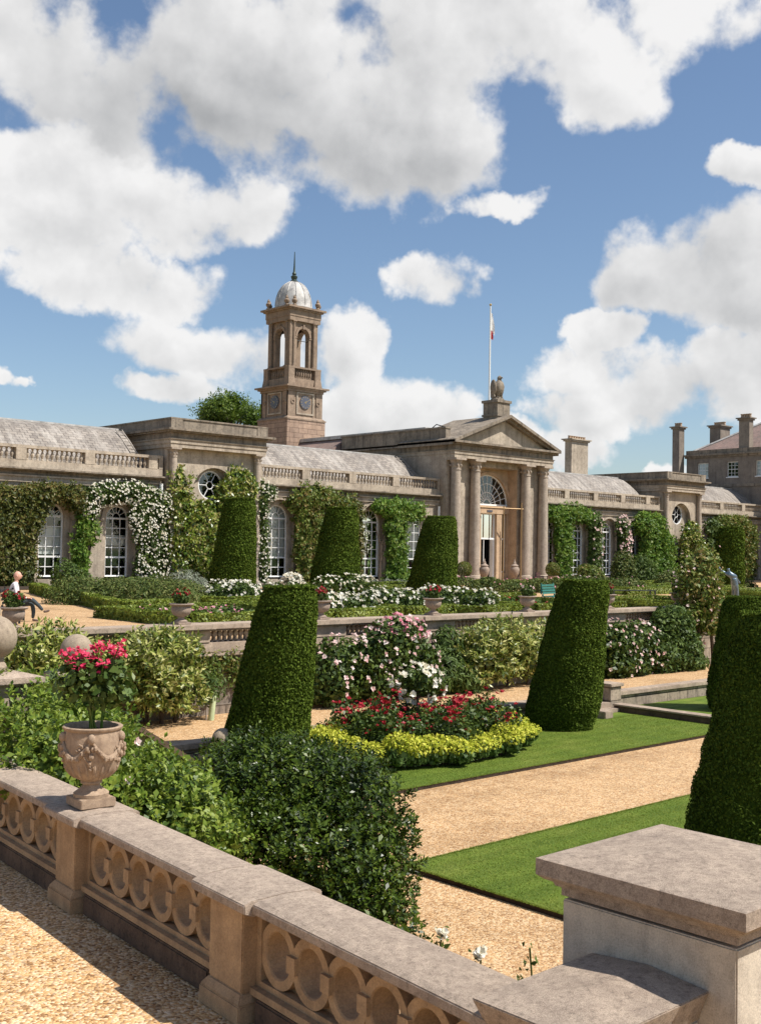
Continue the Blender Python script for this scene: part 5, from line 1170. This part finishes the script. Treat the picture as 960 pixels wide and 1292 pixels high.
for k in range(5):                                                       # swags, ribbons and rosettes
    a0 = 2*PI*k/5+.5
    for sgn in (1,):
        pts = []
        for i in range(13):
            u = i/12; a = a0+u*2*PI/5; z = .64-.17*math.sin(PI*u); pts.append(((ur(z)+.012)*math.cos(a), (ur(z)+.012)*math.sin(a), z))
        mb.tube(pts, [.012+.016*math.sin(PI*i/12) for i in range(13)], 7)
    mb.sphere(((ur(.65)+.01)*math.cos(a0), (ur(.65)+.01)*math.sin(a0), .655), .045, 9, 6, (1,1,1.1))
    for dz, da, r in ((-.09,.05,.018),(-.16,.0,.022),(-.22,-.06,.016),(-.28,-.03,.014)):
        mb.sphere(((ur(.65+dz)+.008)*math.cos(a0+da), (ur(.65+dz)+.008)*math.sin(a0+da), .655+dz), r*1.4, 7, 5)
    for i in range(7):
        u = .1+.8*i/6; a = a0+u*2*PI/5; z = .63-.17*math.sin(PI*u); mb.sphere(((ur(z)+.03)*math.cos(a), (ur(z)+.03)*math.sin(a), z-.005+.015*(i % 2)), .024, 6, 4)
for k in range(9):                                                       # trailing vine stems and leaves
    a = 2*PI*k/9+.2; z = rnd.uniform(.5,.6); pts = []
    for i in range(9):
        a += rnd.uniform(.02,.1)*(1 if k % 2 else -1); z += rnd.uniform(-.045,.03); z = min(.66, max(.3, z)); pts.append(((ur(z)+.004)*math.cos(a), (ur(z)+.004)*math.sin(a), z))
        if i % 2: mb.sphere(((ur(z)+.006)*math.cos(a+.05), (ur(z)+.006)*math.sin(a+.05), z+rnd.uniform(-.02,.02)), rnd.uniform(.012,.024), 6, 4, (1,1,rnd.uniform(.6,1.5)))
    mb.tube(pts, .008, 5)
for k in range(20):                                                      # gadroons under the bowl
    a = 2*PI*k/20; mb.tube([((ur(z)-.004)*math.cos(a), (ur(z)-.004)*math.sin(a), z) for z in (.275,.31,.35,.39,.43)], [.012,.02,.024,.02,.006], 6)
mb.build('garland', M['urn'], t, False, smooth=True)
MB().lathe([(.24,.66),(.2,.7),(.0,.715)], n=20).build('soil', M['soil'], t, False)
g = thing('geranium', 'cerise red flowering geranium planted in the carved urn', 'plant', (uc[0], uc[1], .64))
dG = float((np.array([uc[0], uc[1], 1.0])-CP)@FW)
heads = [dep(x, y, dG+z) for x, y, z in ((90,832,0),(98,822,.1),(100,840,-.1),(84,828,.1),(108,828,-.05),(118,822,.05),(126,816,0),(113,834,.1),(138,820,.1),(150,818,0),(131,838,-.1),(122,832,.12),(148,826,.1))]
mb = MB()
for h in heads: mb.tube([(uc[0]+rnd.uniform(-.06,.06), uc[1]+rnd.uniform(-.06,.06), .64), (uc[0]+(h[0]-uc[0])*.45, uc[1]+(h[1]-uc[1])*.45, .64+(h[2]-.64)*.6), tuple(h)], .006, 5)
mb.build('stem', M['wisteria'], g, smooth=True)
P = np.concatenate([h+rng.normal(size=(15,3))*np.array([.036,.036,.03]) for h in heads]); V, Q = blooms(P, np.tile([0.,-.3,.8], (len(P),1)), .048, 5, .5); npmesh('blossom', V, Q, M['cerise_fl'], g)
lb = [((uc[0]+dx, uc[1]+dy, z), (r,r,r*.8)) for dx, dy, z, r in ((0,0,1.08,.22),(.14,-.12,1.02,.2),(-.12,.12,1.04,.2),(.05,-.05,.96,.2),(-.05,.1,1.16,.16),(.12,-.1,1.16,.16))]
P, d = ell_points(lb, 900, .7, 151, .2, 6); V, Q = leaves(P, d+np.array([0,0,.6]), .075, .85, .8); npmesh('foliage', V, Q, M['shrub'], g)

# ================================================================== URNS ON THE PARAPET
def potm():
    t = thing('parapet_urn', '', 'urn', (0,0,0), 0, 'stone urns on the parapet')
    MB().box(-.22,.22,-.22,.22,0,.07).build('plinth', M['pot'], t, False, bevel=.01)
    MB().lathe([(.19,.071),(.2,.1),(.1,.17),(.09,.22),(.12,.24),(.24,.3),(.29,.4),(.3,.5),(.27,.56),(.36,.6),(.38,.63),(.36,.65),(.3,.64),(.28,.6),(0,.59)], n=24).build('bowl', M['pot'], t, False, smooth=True)
    return t
def plantm(fm):
    t = thing('urn_flowers', '', 'plant', (0,0,0), 0, 'flowers in the parapet urns')
    lb = [((0,0,.16),(.26,.26,.2)),((.1,-.08,.26),(.18,.18,.16)),((-.1,.08,.22),(.2,.2,.16))]
    P, d = ell_points(lb, 620, .5, 161, .2, 6); V, Q = leaves(P, d, .085, .7, .8); npmesh('foliage', V, Q, M['shrub'], t)
    P, d = ell_points(lb, 42, .05, 162, .25, 6, .2); V, Q = blooms(P+np.array([0,0,.05]), d+np.array([0,-.3,.6]), .11); npmesh('blossom', V, Q, M[fm], t); return t
p0 = potm(); f1 = plantm('red_fl'); f2 = plantm('blush_fl')
plab = ['leftmost, half behind the seated person', 'second from the left, below the pavilion column', 'behind the top of the left-hand tilted yew', 'between the two clumps of white roses', 'right of the white roses, below the entrance', 'hidden side, behind the right-hand tilted yew', 'at the right before the tall wall shrub']
used1 = used2 = False
for i, px in enumerate(pots_x):
    o = p0 if i == 0 else copy_tree(p0); o.location = (px+.1-(.15 if i == 0 else 0), WY+.2, .454); o['label'] = 'stone urn on the parapet, '+plab[i]
    o.scale = (.78,.78,.74)
    pale = i in (4, 6)
    if pale: q_ = f2 if not used2 else copy_tree(f2); used2 = True
    else: q_ = f1 if not used1 else copy_tree(f1); used1 = True
    q_.location = (px+.1-(.15 if i == 0 else 0), WY+.2, .454+.45); q_.scale = (.72,.72,.85); q_.rotation_euler = (0,0,rnd.uniform(0,6)); q_['label'] = ('small blush flowers' if pale else 'small red flowers')+' in the parapet urn '+plab[i]

# portico urns with lids, clipped balls in pots
for px, lab in ((611, 'tall lidded stone urn standing before the open door leaf'), (649, 'tall lidded stone urn standing beside the right pair of columns')):
    b = atz(px, 738, 0); x, y = aty(px, 700, 54.6)[:2]
    t = thing('lidded_urn', lab, 'urn', (x, y, 0), 0, 'lidded urns before the entrance'); t.scale = (.74,.74,.78)
    MB().box(x-.32,x+.32,y-.32,y+.32,0,.25).build('plinth', M['pot'], t, bevel=.02)
    MB().lathe([(.26,.25),(.28,.3),(.13,.42),(.13,.5),(.25,.65),(.42,.95),(.5,1.3),(.46,1.5),(.34,1.62),(.36,1.66),(.4,1.7)], (x,y,0), 22).build('bowl', M['pot'], t, smooth=True)
    MB().lathe([(.4,1.702),(.36,1.78),(.2,1.86),(.14,1.95),(.17,2.0),(.08,2.12),(.05,2.35)], (x,y,0), 16).build('lid', M['pot'], t, smooth=True)
for px, lab in ((585, 'clipped round bush in a pot behind the yew nearest the entrance'), (697, 'clipped round bush in a pot right of the entrance columns')):
    x, y, z = aty(px, 728, 55.0); t = thing('clipped_ball', lab, 'topiary', (x,y,0))
    MB().lathe([(.3,0),(.4,.5),(.43,.52),(.43,.58),(.38,.56),(0,.55)], (x,y,0), 18).build('pot', M['pot'], t, smooth=True)
    d = nrm(rng.normal(size=(2600,3))); P = np.array([x,y,1.05])+d*.56*rng.uniform(.94,1.02,(2600,1)); V, Q = leaves(P, d, .09, .6, .6); npmesh('clipped_foliage', V, Q, M['goldwisteria'], t)

# ================================================================== BENCHES, PERSON, STATUE
def bench(name, label, loc, rz, L_, m, back=True, seat_h=.45, arms=True):
    t = thing(name, label, 'bench', loc, rz)
    mb = MB()
    for k in range(4): mb.box(-L_/2, L_/2, -.24+.125*k, -.135+.125*k, seat_h-.035, seat_h)
    mb.build('seat', m, t, False, bevel=.006)
    for x in (-L_/2+.06, L_/2-.06):
        for y in (-.2, .2): MB().box(x-.03,x+.03,y-.03,y+.03,0,seat_h-.036).build('leg', m, t, False)
    if back:
        mb = MB()
        for k in range(4): mb.box(-L_/2, L_/2, .25+.02*k, .275+.02*k, seat_h+.08+.11*k, seat_h+.16+.11*k)
        for x in (-L_/2+.05, L_/2-.05): mb.box(x-.03,x+.03,.24,.30,seat_h-.03,seat_h+.07); mb.box(x-.03,x+.03,.33,.37,seat_h+.07,seat_h+.54)
        mb.build('backrest', m, t, False)
    if arms:
        for x in (-L_/2+.03, L_/2-.03):
            mb = MB().box(x-.03,x+.03,-.24,.3,seat_h+.2,seat_h+.24); mb.box(x-.025,x+.025,-.2,-.15,seat_h,seat_h+.2); mb.build('armrest', m, t, False)
    return t
gb = atz(38, 785, 0)
SB = np.array([gb[0]-.35, gb[1]+.26])
FA = math.atan2(-.5, .86)                                              # person looks this way (to the right in the photo)
bench('garden_bench', 'black iron bench on the gravel with a seated person', (SB[0], SB[1], 0), FA+PI/2, 1.5, M['iron'])
def skin_figure(name, nodes, edges, m, parent, sub=2):
    me = bpy.data.meshes.new(name); me.from_pydata([n[:3] for n in nodes], edges, [])
    o = link(bpy.data.objects.new(name, me)); me.materials.append(m); o.parent = parent
    md = o.modifiers.new('skin', 'SKIN'); md.use_smooth_shade = True
    for k, n in enumerate(nodes): me.skin_vertices[0].data[k].radius = (n[3], n[4] if len(n) > 4 else n[3])
    me.skin_vertices[0].data[0].use_root = True
    s = o.modifiers.new('sub', 'SUBSURF'); s.levels = sub; s.render_levels = sub; return o
# seated, local frame: +X is where the person looks, seat at .45
pe = thing('person', 'bald person in a pale shirt and dark trousers sitting cross-legged on a bench', 'person', (SB[0], SB[1], 0), FA)
body = [(.02,0,.56,.15,.17),(0,0,.72,.13,.16),(-.02,0,.92,.13,.18),(.0,0,1.08,.10,.16),(.03,0,1.17,.055),(.06,0,1.25,.06),
        (.02,.2,1.06,.065),(.02,.26,.82,.05),(.22,.2,.68,.04),(.33,.14,.66,.035),(.02,-.2,1.06,.065),(.06,-.27,.83,.05),(.24,-.2,.72,.04),(.34,-.12,.7,.035)]
skin_figure('shirt_body', body[:4]+body[6:10]+body[10:14], [(0,1),(1,2),(2,3),(3,4),(4,5),(5,6),(6,7),(3,8),(8,9),(9,10),(10,11)], M['shirt'], pe)
leg = [(.02,.0,.53,.15,.17),(.1,.1,.53,.1),(.48,.12,.52,.075),(.52,.12,.28,.06),(.5,.12,.09,.045),(.1,-.1,.55,.1),(.47,-.06,.66,.075),(.68,.02,.46,.055),(.78,.06,.33,.045)]
skin_figure('trousers', leg, [(0,1),(1,2),(2,3),(3,4),(0,5),(5,6),(6,7),(7,8)], M['trouser'], pe)
for sh in ([(.48,.12,.06,.05,.04),(.58,.12,.045,.045,.035),(.7,.13,.035,.035,.025)], [(.79,.06,.3,.045,.04),(.88,.08,.3,.04,.035),(.97,.1,.34,.03,.03)]):
    skin_figure('shoe', sh, [(0,1),(1,2)], M['shoe'], pe, 1)
hd = MB(); hd.sphere((.06,0,1.33), .105, 18, 14, (1.05,.82,1.2)); hd.sphere((.168,0,1.32), .024, 8, 6, (1.1,.8,1.4)); hd.lathe([(.055,0),(.05,.12)], (.035,0,1.13), 12)
for s_ in (-1, 1): hd.sphere((.05,s_*.088,1.325), .03, 8, 6, (.8,.4,1.2)); hd.sphere((.14,s_*.036,1.35), .016, 8, 6)
hd.sphere((.155,0,1.265), .024, 8, 5, (.7,1.4,.35)); hd.build('head', M['skin'], pe, False, smooth=True)
for s_, hx, hz in ((1,.36,.66),(-1,.37,.7)):
    hn = MB(); hn.sphere((hx+.02,s_*.13,hz), .042, 10, 7, (1.3,.95,.5))
    for k in range(4): hn.tube([(hx+.05,s_*.13-.03+.02*k,hz),(hx+.095-.008*abs(k-1.5),s_*.13-.035+.023*k,hz-.008),(hx+.125-.012*abs(k-1.5),s_*.13-.036+.024*k,hz-.03)], [.011,.0105,.009], 6)
    hn.tube([(hx+.0,s_*.13-s_*.035,hz),(hx+.04,s_*.13-s_*.06,hz+.005),(hx+.075,s_*.13-s_*.062,hz-.012)], [.013,.012,.009], 6); hn.build('hand', M['skin'], pe, False, smooth=True)
b = atz(699, 764, 0); bench('garden_bench', 'turquoise green painted bench by the clipped ball bush', (b[0], b[1], 0), R_(14), 1.3, M['greenwood'], True, .42, False)
x, y = aty(684, 745, 50)[:2]; bench('garden_bench', 'dark brown timber bench beside the right pair of columns', (x, y, 0), R_(30), 1.9, M['brown'])
x, y = atz(797, 757, 0)[:2]; bench('garden_bench', 'low backless dark bench on the gravel right of the entrance', (x, y, 0), R_(-20), 2.6, M['iron'], False, .5, False)
# bronze statue leaning back with one arm flung up
b = atz(934, 764, 0); sd = float((b-CP)@FW)
t = thing('bronze_statue', 'slender blue-grey bronze figure leaning with one arm flung up, on a low plinth', 'statue', (b[0], b[1], 0))
MB().box(b[0]-.5,b[0]+.5,b[1]-.5,b[1]+.5,0,.3).build('plinth', M['pot'], t, bevel=.02)
def sp3(px, py, dd=0): return tuple(dep(px, py, sd+dd)-np.array([b[0], b[1], 0]))
sk = [(926,733,0,.17,.15),(928,743,0,.13),(930,752,0,.07),(931,762,0,.05),(924,727,0,.15,.17),(921,725,-.05,.12),(916,724,0,.07),(911,721,.05,.06),(907,717,.05,.045),(906,713,.1,.025),(929,731,.2,.06),(933,736,.3,.045),(925,745,.25,.1),(924,752,.4,.06),(919,721,-.02,.055),(918,717,-.02,.085),(931,768,-.1,.03)]
nd = [(*sp3(p[0],p[1],p[2]), *p[3:]) for p in sk]
skin_figure('figure', nd, [(0,1),(1,2),(2,3),(0,4),(4,5),(5,6),(6,7),(7,8),(8,9),(4,10),(10,11),(0,12),(12,13),(5,14),(14,15)][:15], M['bronze'], t)
# white flower clump peeping over the left-hand yew
c_ = aty(370, 741, 46); shrub('white_flower_clump', 'rounded white flower clump just visible over the left-hand tilted yew', 'plant', [((c_[0], 46, .55), (.55,.5,.4))], 400, .15, 'grey_leaf', .5, .5, 171, flowers=(140, .2, 'white_fl'))

# ================================================================== EAGLE, FLAG, DISTANT TREE
e = thing('eagle_statue', 'dark stone eagle perched on the pediment pedestal', 'statue', (PX, 57.4, 13.952))
mb = MB().lathe([(.55,0),(.5,.16),(.3,.2),(.28,.3)], n=14); mb.build('rock_base', M['trim'], e, False)
bd = MB().lathe([(.12,.28),(.3,.45),(.42,.8),(.44,1.1),(.34,1.4),(.2,1.55),(.15,1.62),(.18,1.72),(.17,1.84),(.08,1.94),(.02,1.97)], n=16, lean=(.06,-.05)); bd.tube([(.11,-.24,1.78),(.13,-.36,1.78),(.13,-.42,1.7)], [.07,.05,.01], 7); bd.prism([(-.12,.05),(.12,.05),(.17,-.35),(-.17,-.35)], 'y', .2, .34)
for s_ in (-1, 1): bd.tube([(s_*.15,-.1,.5),(s_*.16,-.16,.28),(s_*.17,-.3,.24)], [.09,.06,.04], 6)
bd.build('body', M['trim'], e, False, smooth=True)
for s_ in (-1, 1):
    w = MB(); w.lathe_s((s_*.42,.06,1.0), .5, 12, 9, (.3,.62,1.25)); w.prism([(.0,.95),(.3,.7),(.28,.25),(.1,.1),(-.12,.3)], 'x', s_*.44-.05, s_*.44+.06); w.build('wing', M['trim'], e, False, smooth=True)
fpz = aty(617, 503, 60); fpt = aty(618.3, 386, 60)
fp = thing('flagpole', 'white flagpole with a limp flag behind the eagle', 'flagpole', (fpz[0], 60, 11.66))
MB().tube([(fpz[0],60,11.6),(fpz[0],60,fpt[2])], [.09,.05], 8).build('pole', M['white'], fp, smooth=True)
MB().lathe([(.02,0),(.1,.05),(.11,.12),(.03,.2)], (fpz[0],60,fpt[2]), 10).build('truck', M['gilt'], fp, smooth=True)
def limp(name, m, za, zb_, w0, w1):
    n = 12; V = []; Q = []
    for i in range(n+1):
        u = i/n; z = za+(zb_-za)*u; w = w0+(w1-w0)*u
        for k in range(7):
            q_ = k/6; V.append((fpz[0]+.06+w*q_, 60+.09*math.sin(q_*9+u*3)*(.3+q_), z-.25*q_*u-.18*q_))
    for i in range(n):
        for k in range(6): Q.append((i*7+k, i*7+k+1, (i+1)*7+k+1, (i+1)*7+k))
    npmesh(name, V, Q, m, fp, True, True)
zt = fpt[2]; limp('flag', M['flagw'], zt-.5, zt-1.9, .25, .38); limp('flag_cross', M['flagr'], zt-1.9, zt-2.35, .24, .16)
mb = MB().tube([(61.0,58.2,11.5),(61.0,59.6,11.9),(61.2,60.4,11.6)], .04, 5); tag(mb.build('roof_bracket', M['iron']), 'small dark iron bracket on the flat roof edge left of the pediment', 'bracket')

def tree(label, x, y, z0, zc, r, n, size, seed):
    t = thing('broadleaf_tree', label, 'tree', (x,y,z0)); mb = MB(); mb.tube([(x,y,z0),(x+.1,y,z0+(zc-z0)*.5),(x,y,zc)], [.45,.34,.2], 9)
    lb = []
    for k in range(16):
        a = rnd.uniform(0,6.28); u = rnd.uniform(-.8,.95); q_ = math.sqrt(max(0,1-u*u))*r*rnd.uniform(.5,.9); c = (x+q_*math.cos(a), y+q_*math.sin(a), zc+u*r*.7); s_ = r*rnd.uniform(.3,.46)
        lb.append((c, (s_*1.2,s_*1.2,s_*.7))); mb.tube([(x,y,zc-r*.5),((x+c[0])/2,(y+c[1])/2,(zc+c[2])/2-.2),c], [.14,.09,.04], 5)
    mb.build('trunk', M['bark'], t, smooth=True)
    P, d = ell_points(lb, n, .95, seed, .5, 2.2); V, Q = cat_([leaves(P, d+np.array([0,0,.4]), size, .6, .8), sprigs(P[::5], d[::5], .8, 8, size*.8, .6)]); npmesh('crown', V, Q, M['tree_leaf'], t)
c_ = aty(294, 522, 88); tree('green broadleaf tree rising behind the orangery roof beside the clock tower', c_[0], 88, 0, c_[2]-.6, 3.0, 5200, .34, 181)

# ================================================================== SKY, SUN, CAMERA
SUN = Vector((.38, -.60, 1.0)).normalized()
el = math.asin(SUN.z); az = math.atan2(SUN.x, SUN.y)
W = bpy.data.worlds.new('World'); S.world = W; W.use_nodes = True
nt = W.node_tree; bg = nt.nodes['Background']
sky = N(nt, 'ShaderNodeTexSky'); sky.sky_type = 'NISHITA'; sky.sun_disc = False; sky.sun_elevation = el; sky.sun_rotation = az; sky.altitude = 100; sky.air_density = 1.05; sky.dust_density = .8; sky.ozone_density = 3.0
tc = N(nt, 'ShaderNodeTexCoord'); dirv = tc.outputs['Generated']
def mth(op, a, b=None, c=None, clamp=False):
    n = N(nt, 'ShaderNodeMath', operation=op, use_clamp=clamp)
    for i, v in enumerate((a, b, c)):
        if v is None: continue
        if isinstance(v, (int, float)): n.inputs[i].default_value = v
        else: L(nt, v, n.inputs[i])
    return n.outputs[0]
sx = N(nt, 'ShaderNodeSeparateXYZ'); L(nt, dirv, sx.inputs[0])
A_ = mth('MULTIPLY', mth('ARCTAN2', sx.outputs[0], sx.outputs[1]), 180/PI)
E_ = mth('MULTIPLY', mth('ARCSINE', sx.outputs[2]), 180/PI)
nd = N(nt, 'ShaderNodeTexNoise'); nd.inputs['Scale'].default_value = 6.5; nd.inputs['Detail'].default_value = 6; nd.inputs['Roughness'].default_value = .6; L(nt, dirv, nd.inputs['Vector'])
nds = N(nt, 'ShaderNodeSeparateColor'); L(nt, nd.outputs['Color'], nds.inputs[0])
A0 = A_
A_ = mth('ADD', A_, mth('MULTIPLY_ADD', nds.outputs[0], 9.0, -4.5)); E_ = mth('ADD', E_, mth('MULTIPLY_ADD', nds.outputs[1], 6.0, -3.0))
def azel(px, py): d = ray(px, py); d = d/np.linalg.norm(d); return math.degrees(math.atan2(d[0], d[1])), math.degrees(math.asin(d[2]))
nz = N(nt, 'ShaderNodeTexNoise'); nz.inputs['Scale'].default_value = 11; nz.inputs['Detail'].default_value = 10; nz.inputs['Roughness'].default_value = .53; L(nt, dirv, nz.inputs['Vector'])
nb2 = N(nt, 'ShaderNodeTexNoise'); nb2.inputs['Scale'].default_value = 5; nb2.inputs['Detail'].default_value = 5; nb2.inputs['Roughness'].default_value = .55
mp = N(nt, 'ShaderNodeMapping'); mp.inputs['Location'].default_value = (3.1, .7, 1.9); L(nt, dirv, mp.inputs['Vector']); L(nt, mp.outputs[0], nb2.inputs['Vector'])
# cloud masses standing in the sky: bearing, elevation, half-sizes in degrees, how grey the underside is
clouds = [(250,95,330,150,.68),(500,150,175,115,.55),(520,60,240,120,.3),(700,80,170,100,.15),(850,20,170,75,.1),(60,40,170,105,.35),(130,-60,440,190,.25),(480,-60,420,180,.25),
  (40,235,120,58,.15),(250,270,150,62,.25),(150,355,150,48,.15),(70,290,120,60,.3),(300,440,180,58,.25),(440,440,60,50,.15),(490,508,95,50,.2),(570,358,76,46,.25),
  (870,325,125,85,.42),(960,345,90,75,.4),(780,430,55,28,.2),(860,485,180,52,.35),(730,520,90,36,.25),(950,440,80,50,.3),(640,245,70,22,0),(945,212,55,26,.1),(5,475,20,18,.2),(815,592,34,14,.1),(200,500,90,30,.2),(640,560,120,30,.2)]
dens = None; num = None; den = None; k2 = 360/(2*PI*FPX)*0+math.degrees(1/FPX)
for px, py, rx, ry, gr in clouds:
    a0, e0 = azel(px, py); ra, re = rx*k2*1.04, ry*k2*1.04
    u = mth('DIVIDE', mth('SUBTRACT', A_, a0), ra); v = mth('DIVIDE', mth('SUBTRACT', E_, e0), re)
    r2 = mth('ADD', mth('MULTIPLY', u, u), mth('MULTIPLY', v, v)); w = mth('SUBTRACT', 1.0, r2)
    dens = w if dens is None else mth('MAXIMUM', dens, w)
    ww = mth('MAXIMUM', w, 0.0); ww = mth('MULTIPLY', ww, ww)
    lit = mth('MULTIPLY_ADD', v, .55*gr+.12, -gr*1.0)                     # brighter towards the sunlit top
    num = mth('MULTIPLY', ww, lit) if num is None else mth('MULTIPLY_ADD', ww, lit, num)
    den = ww if den is None else mth('ADD', den, ww)
# scattered cloud elsewhere in the sky
oth = mth('MULTIPLY', mth('GREATER_THAN', mth('ABSOLUTE', mth('SUBTRACT', A0, 42.9)), 24.0), mth('MULTIPLY_ADD', nb2.outputs['Fac'], 6.0, -3.4))
dens = mth('MAXIMUM', dens, mth('SUBTRACT', oth, mth('MULTIPLY', mth('LESS_THAN', mth('ABSOLUTE', mth('SUBTRACT', A0, 42.9)), 24.0), 9.0)))
fb = mth('MULTIPLY_ADD', nz.outputs['Fac'], 4.2, -2.15)
dd = mth('ADD', mth('MAXIMUM', dens, -1.2), mth('MULTIPLY', fb, 1.0))
mask = N(nt, 'ShaderNodeMapRange'); mask.interpolation_type = 'SMOOTHSTEP'; mask.inputs['From Min'].default_value = .08; mask.inputs['From Max'].default_value = .62; L(nt, dd, mask.inputs['Value'])
sh = mth('DIVIDE', num, mth('MAXIMUM', den, .02))
thick = N(nt, 'ShaderNodeMapRange'); thick.inputs['From Min'].default_value = -.1; thick.inputs['From Max'].default_value = .9; L(nt, mth('MULTIPLY_ADD', fb, .35, dens), thick.inputs['Value'])
lum = mth('ADD', mth('MULTIPLY', mth('MULTIPLY', sh, thick.outputs[0]), .62), mth('MULTIPLY_ADD', nb2.outputs['Fac'], .3, .86))
CLOUD = 7.5
nz2 = N(nt, 'ShaderNodeTexNoise'); nz2.inputs['Scale'].default_value = 11; nz2.inputs['Detail'].default_value = 5; nz2.inputs['Roughness'].default_value = .5
mp2 = N(nt, 'ShaderNodeMapping'); mp2.inputs['Location'].default_value = (.008, -.008, .016); L(nt, dirv, mp2.inputs['Vector']); L(nt, mp2.outputs[0], nz2.inputs['Vector'])
nz3 = N(nt, 'ShaderNodeTexNoise'); nz3.inputs['Scale'].default_value = 11; nz3.inputs['Detail'].default_value = 5; nz3.inputs['Roughness'].default_value = .5; L(nt, dirv, nz3.inputs['Vector'])
lum = mth('ADD', lum, mth('MULTIPLY', mth('SUBTRACT', nz3.outputs['Fac'], nz2.outputs['Fac']), 1.15), None, True)   # billows lit from the sun's side
cc = N(nt, 'ShaderNodeValToRGB'); ce = cc.color_ramp.elements; ce[0].position = .2; ce[0].color = (.30, .31, .32, 1); ce[1].position = 1.0; ce[1].color = (1.0, .99, .98, 1); L(nt, lum, cc.inputs['Fac'])
sc = N(nt, 'ShaderNodeMix'); sc.data_type = 'RGBA'; sc.blend_type = 'MULTIPLY'; sc.inputs[0].default_value = 1; L(nt, cc.outputs[0], sc.inputs[6]); sc.inputs[7].default_value = (CLOUD, CLOUD, CLOUD, 1)
mx = N(nt, 'ShaderNodeMix'); mx.data_type = 'RGBA'; L(nt, mth('MULTIPLY', mask.outputs[0], .96), mx.inputs[0]); L(nt, sky.outputs[0], mx.inputs[6]); L(nt, sc.outputs[2], mx.inputs[7])
L(nt, mx.outputs[2], bg.inputs['Color']); bg.inputs['Strength'].default_value = .088
W.cycles.sampling_method = 'MANUAL'; W.cycles.sample_map_resolution = 512

ld = bpy.data.lights.new('sun', 'SUN'); ld.energy = 4.6; ld.angle = R_(.53); ld.color = (1.0, .955, .88)
lo = link(bpy.data.objects.new('sun', ld)); lo.rotation_euler = SUN.to_track_quat('Z', 'Y').to_euler(); lo.location = (0, -20, 60)

cd = bpy.data.cameras.new('camera'); cd.sensor_fit = 'VERTICAL'; cd.sensor_height = 36; cd.lens = 36*FPX/1292; cd.clip_end = 4000; cd.clip_start = .05
co = link(bpy.data.objects.new('camera', cd)); S.camera = co
from mathutils import Matrix
mw = Matrix(((RT[0], UP[0], -FW[0], 0), (RT[1], UP[1], -FW[1], 0), (RT[2], UP[2], -FW[2], EYE), (0, 0, 0, 1))); co.matrix_world = mw
S.view_settings.view_transform = 'Standard'; S.view_settings.look = 'None'; S.view_settings.exposure = .5; S.view_settings.gamma = 1; S.view_settings.use_curve_mapping = False
S.cycles.max_bounces = 7; S.cycles.diffuse_bounces = 3; S.cycles.glossy_bounces = 3; S.cycles.transparent_max_bounces = 12; S.cycles.transmission_bounces = 4
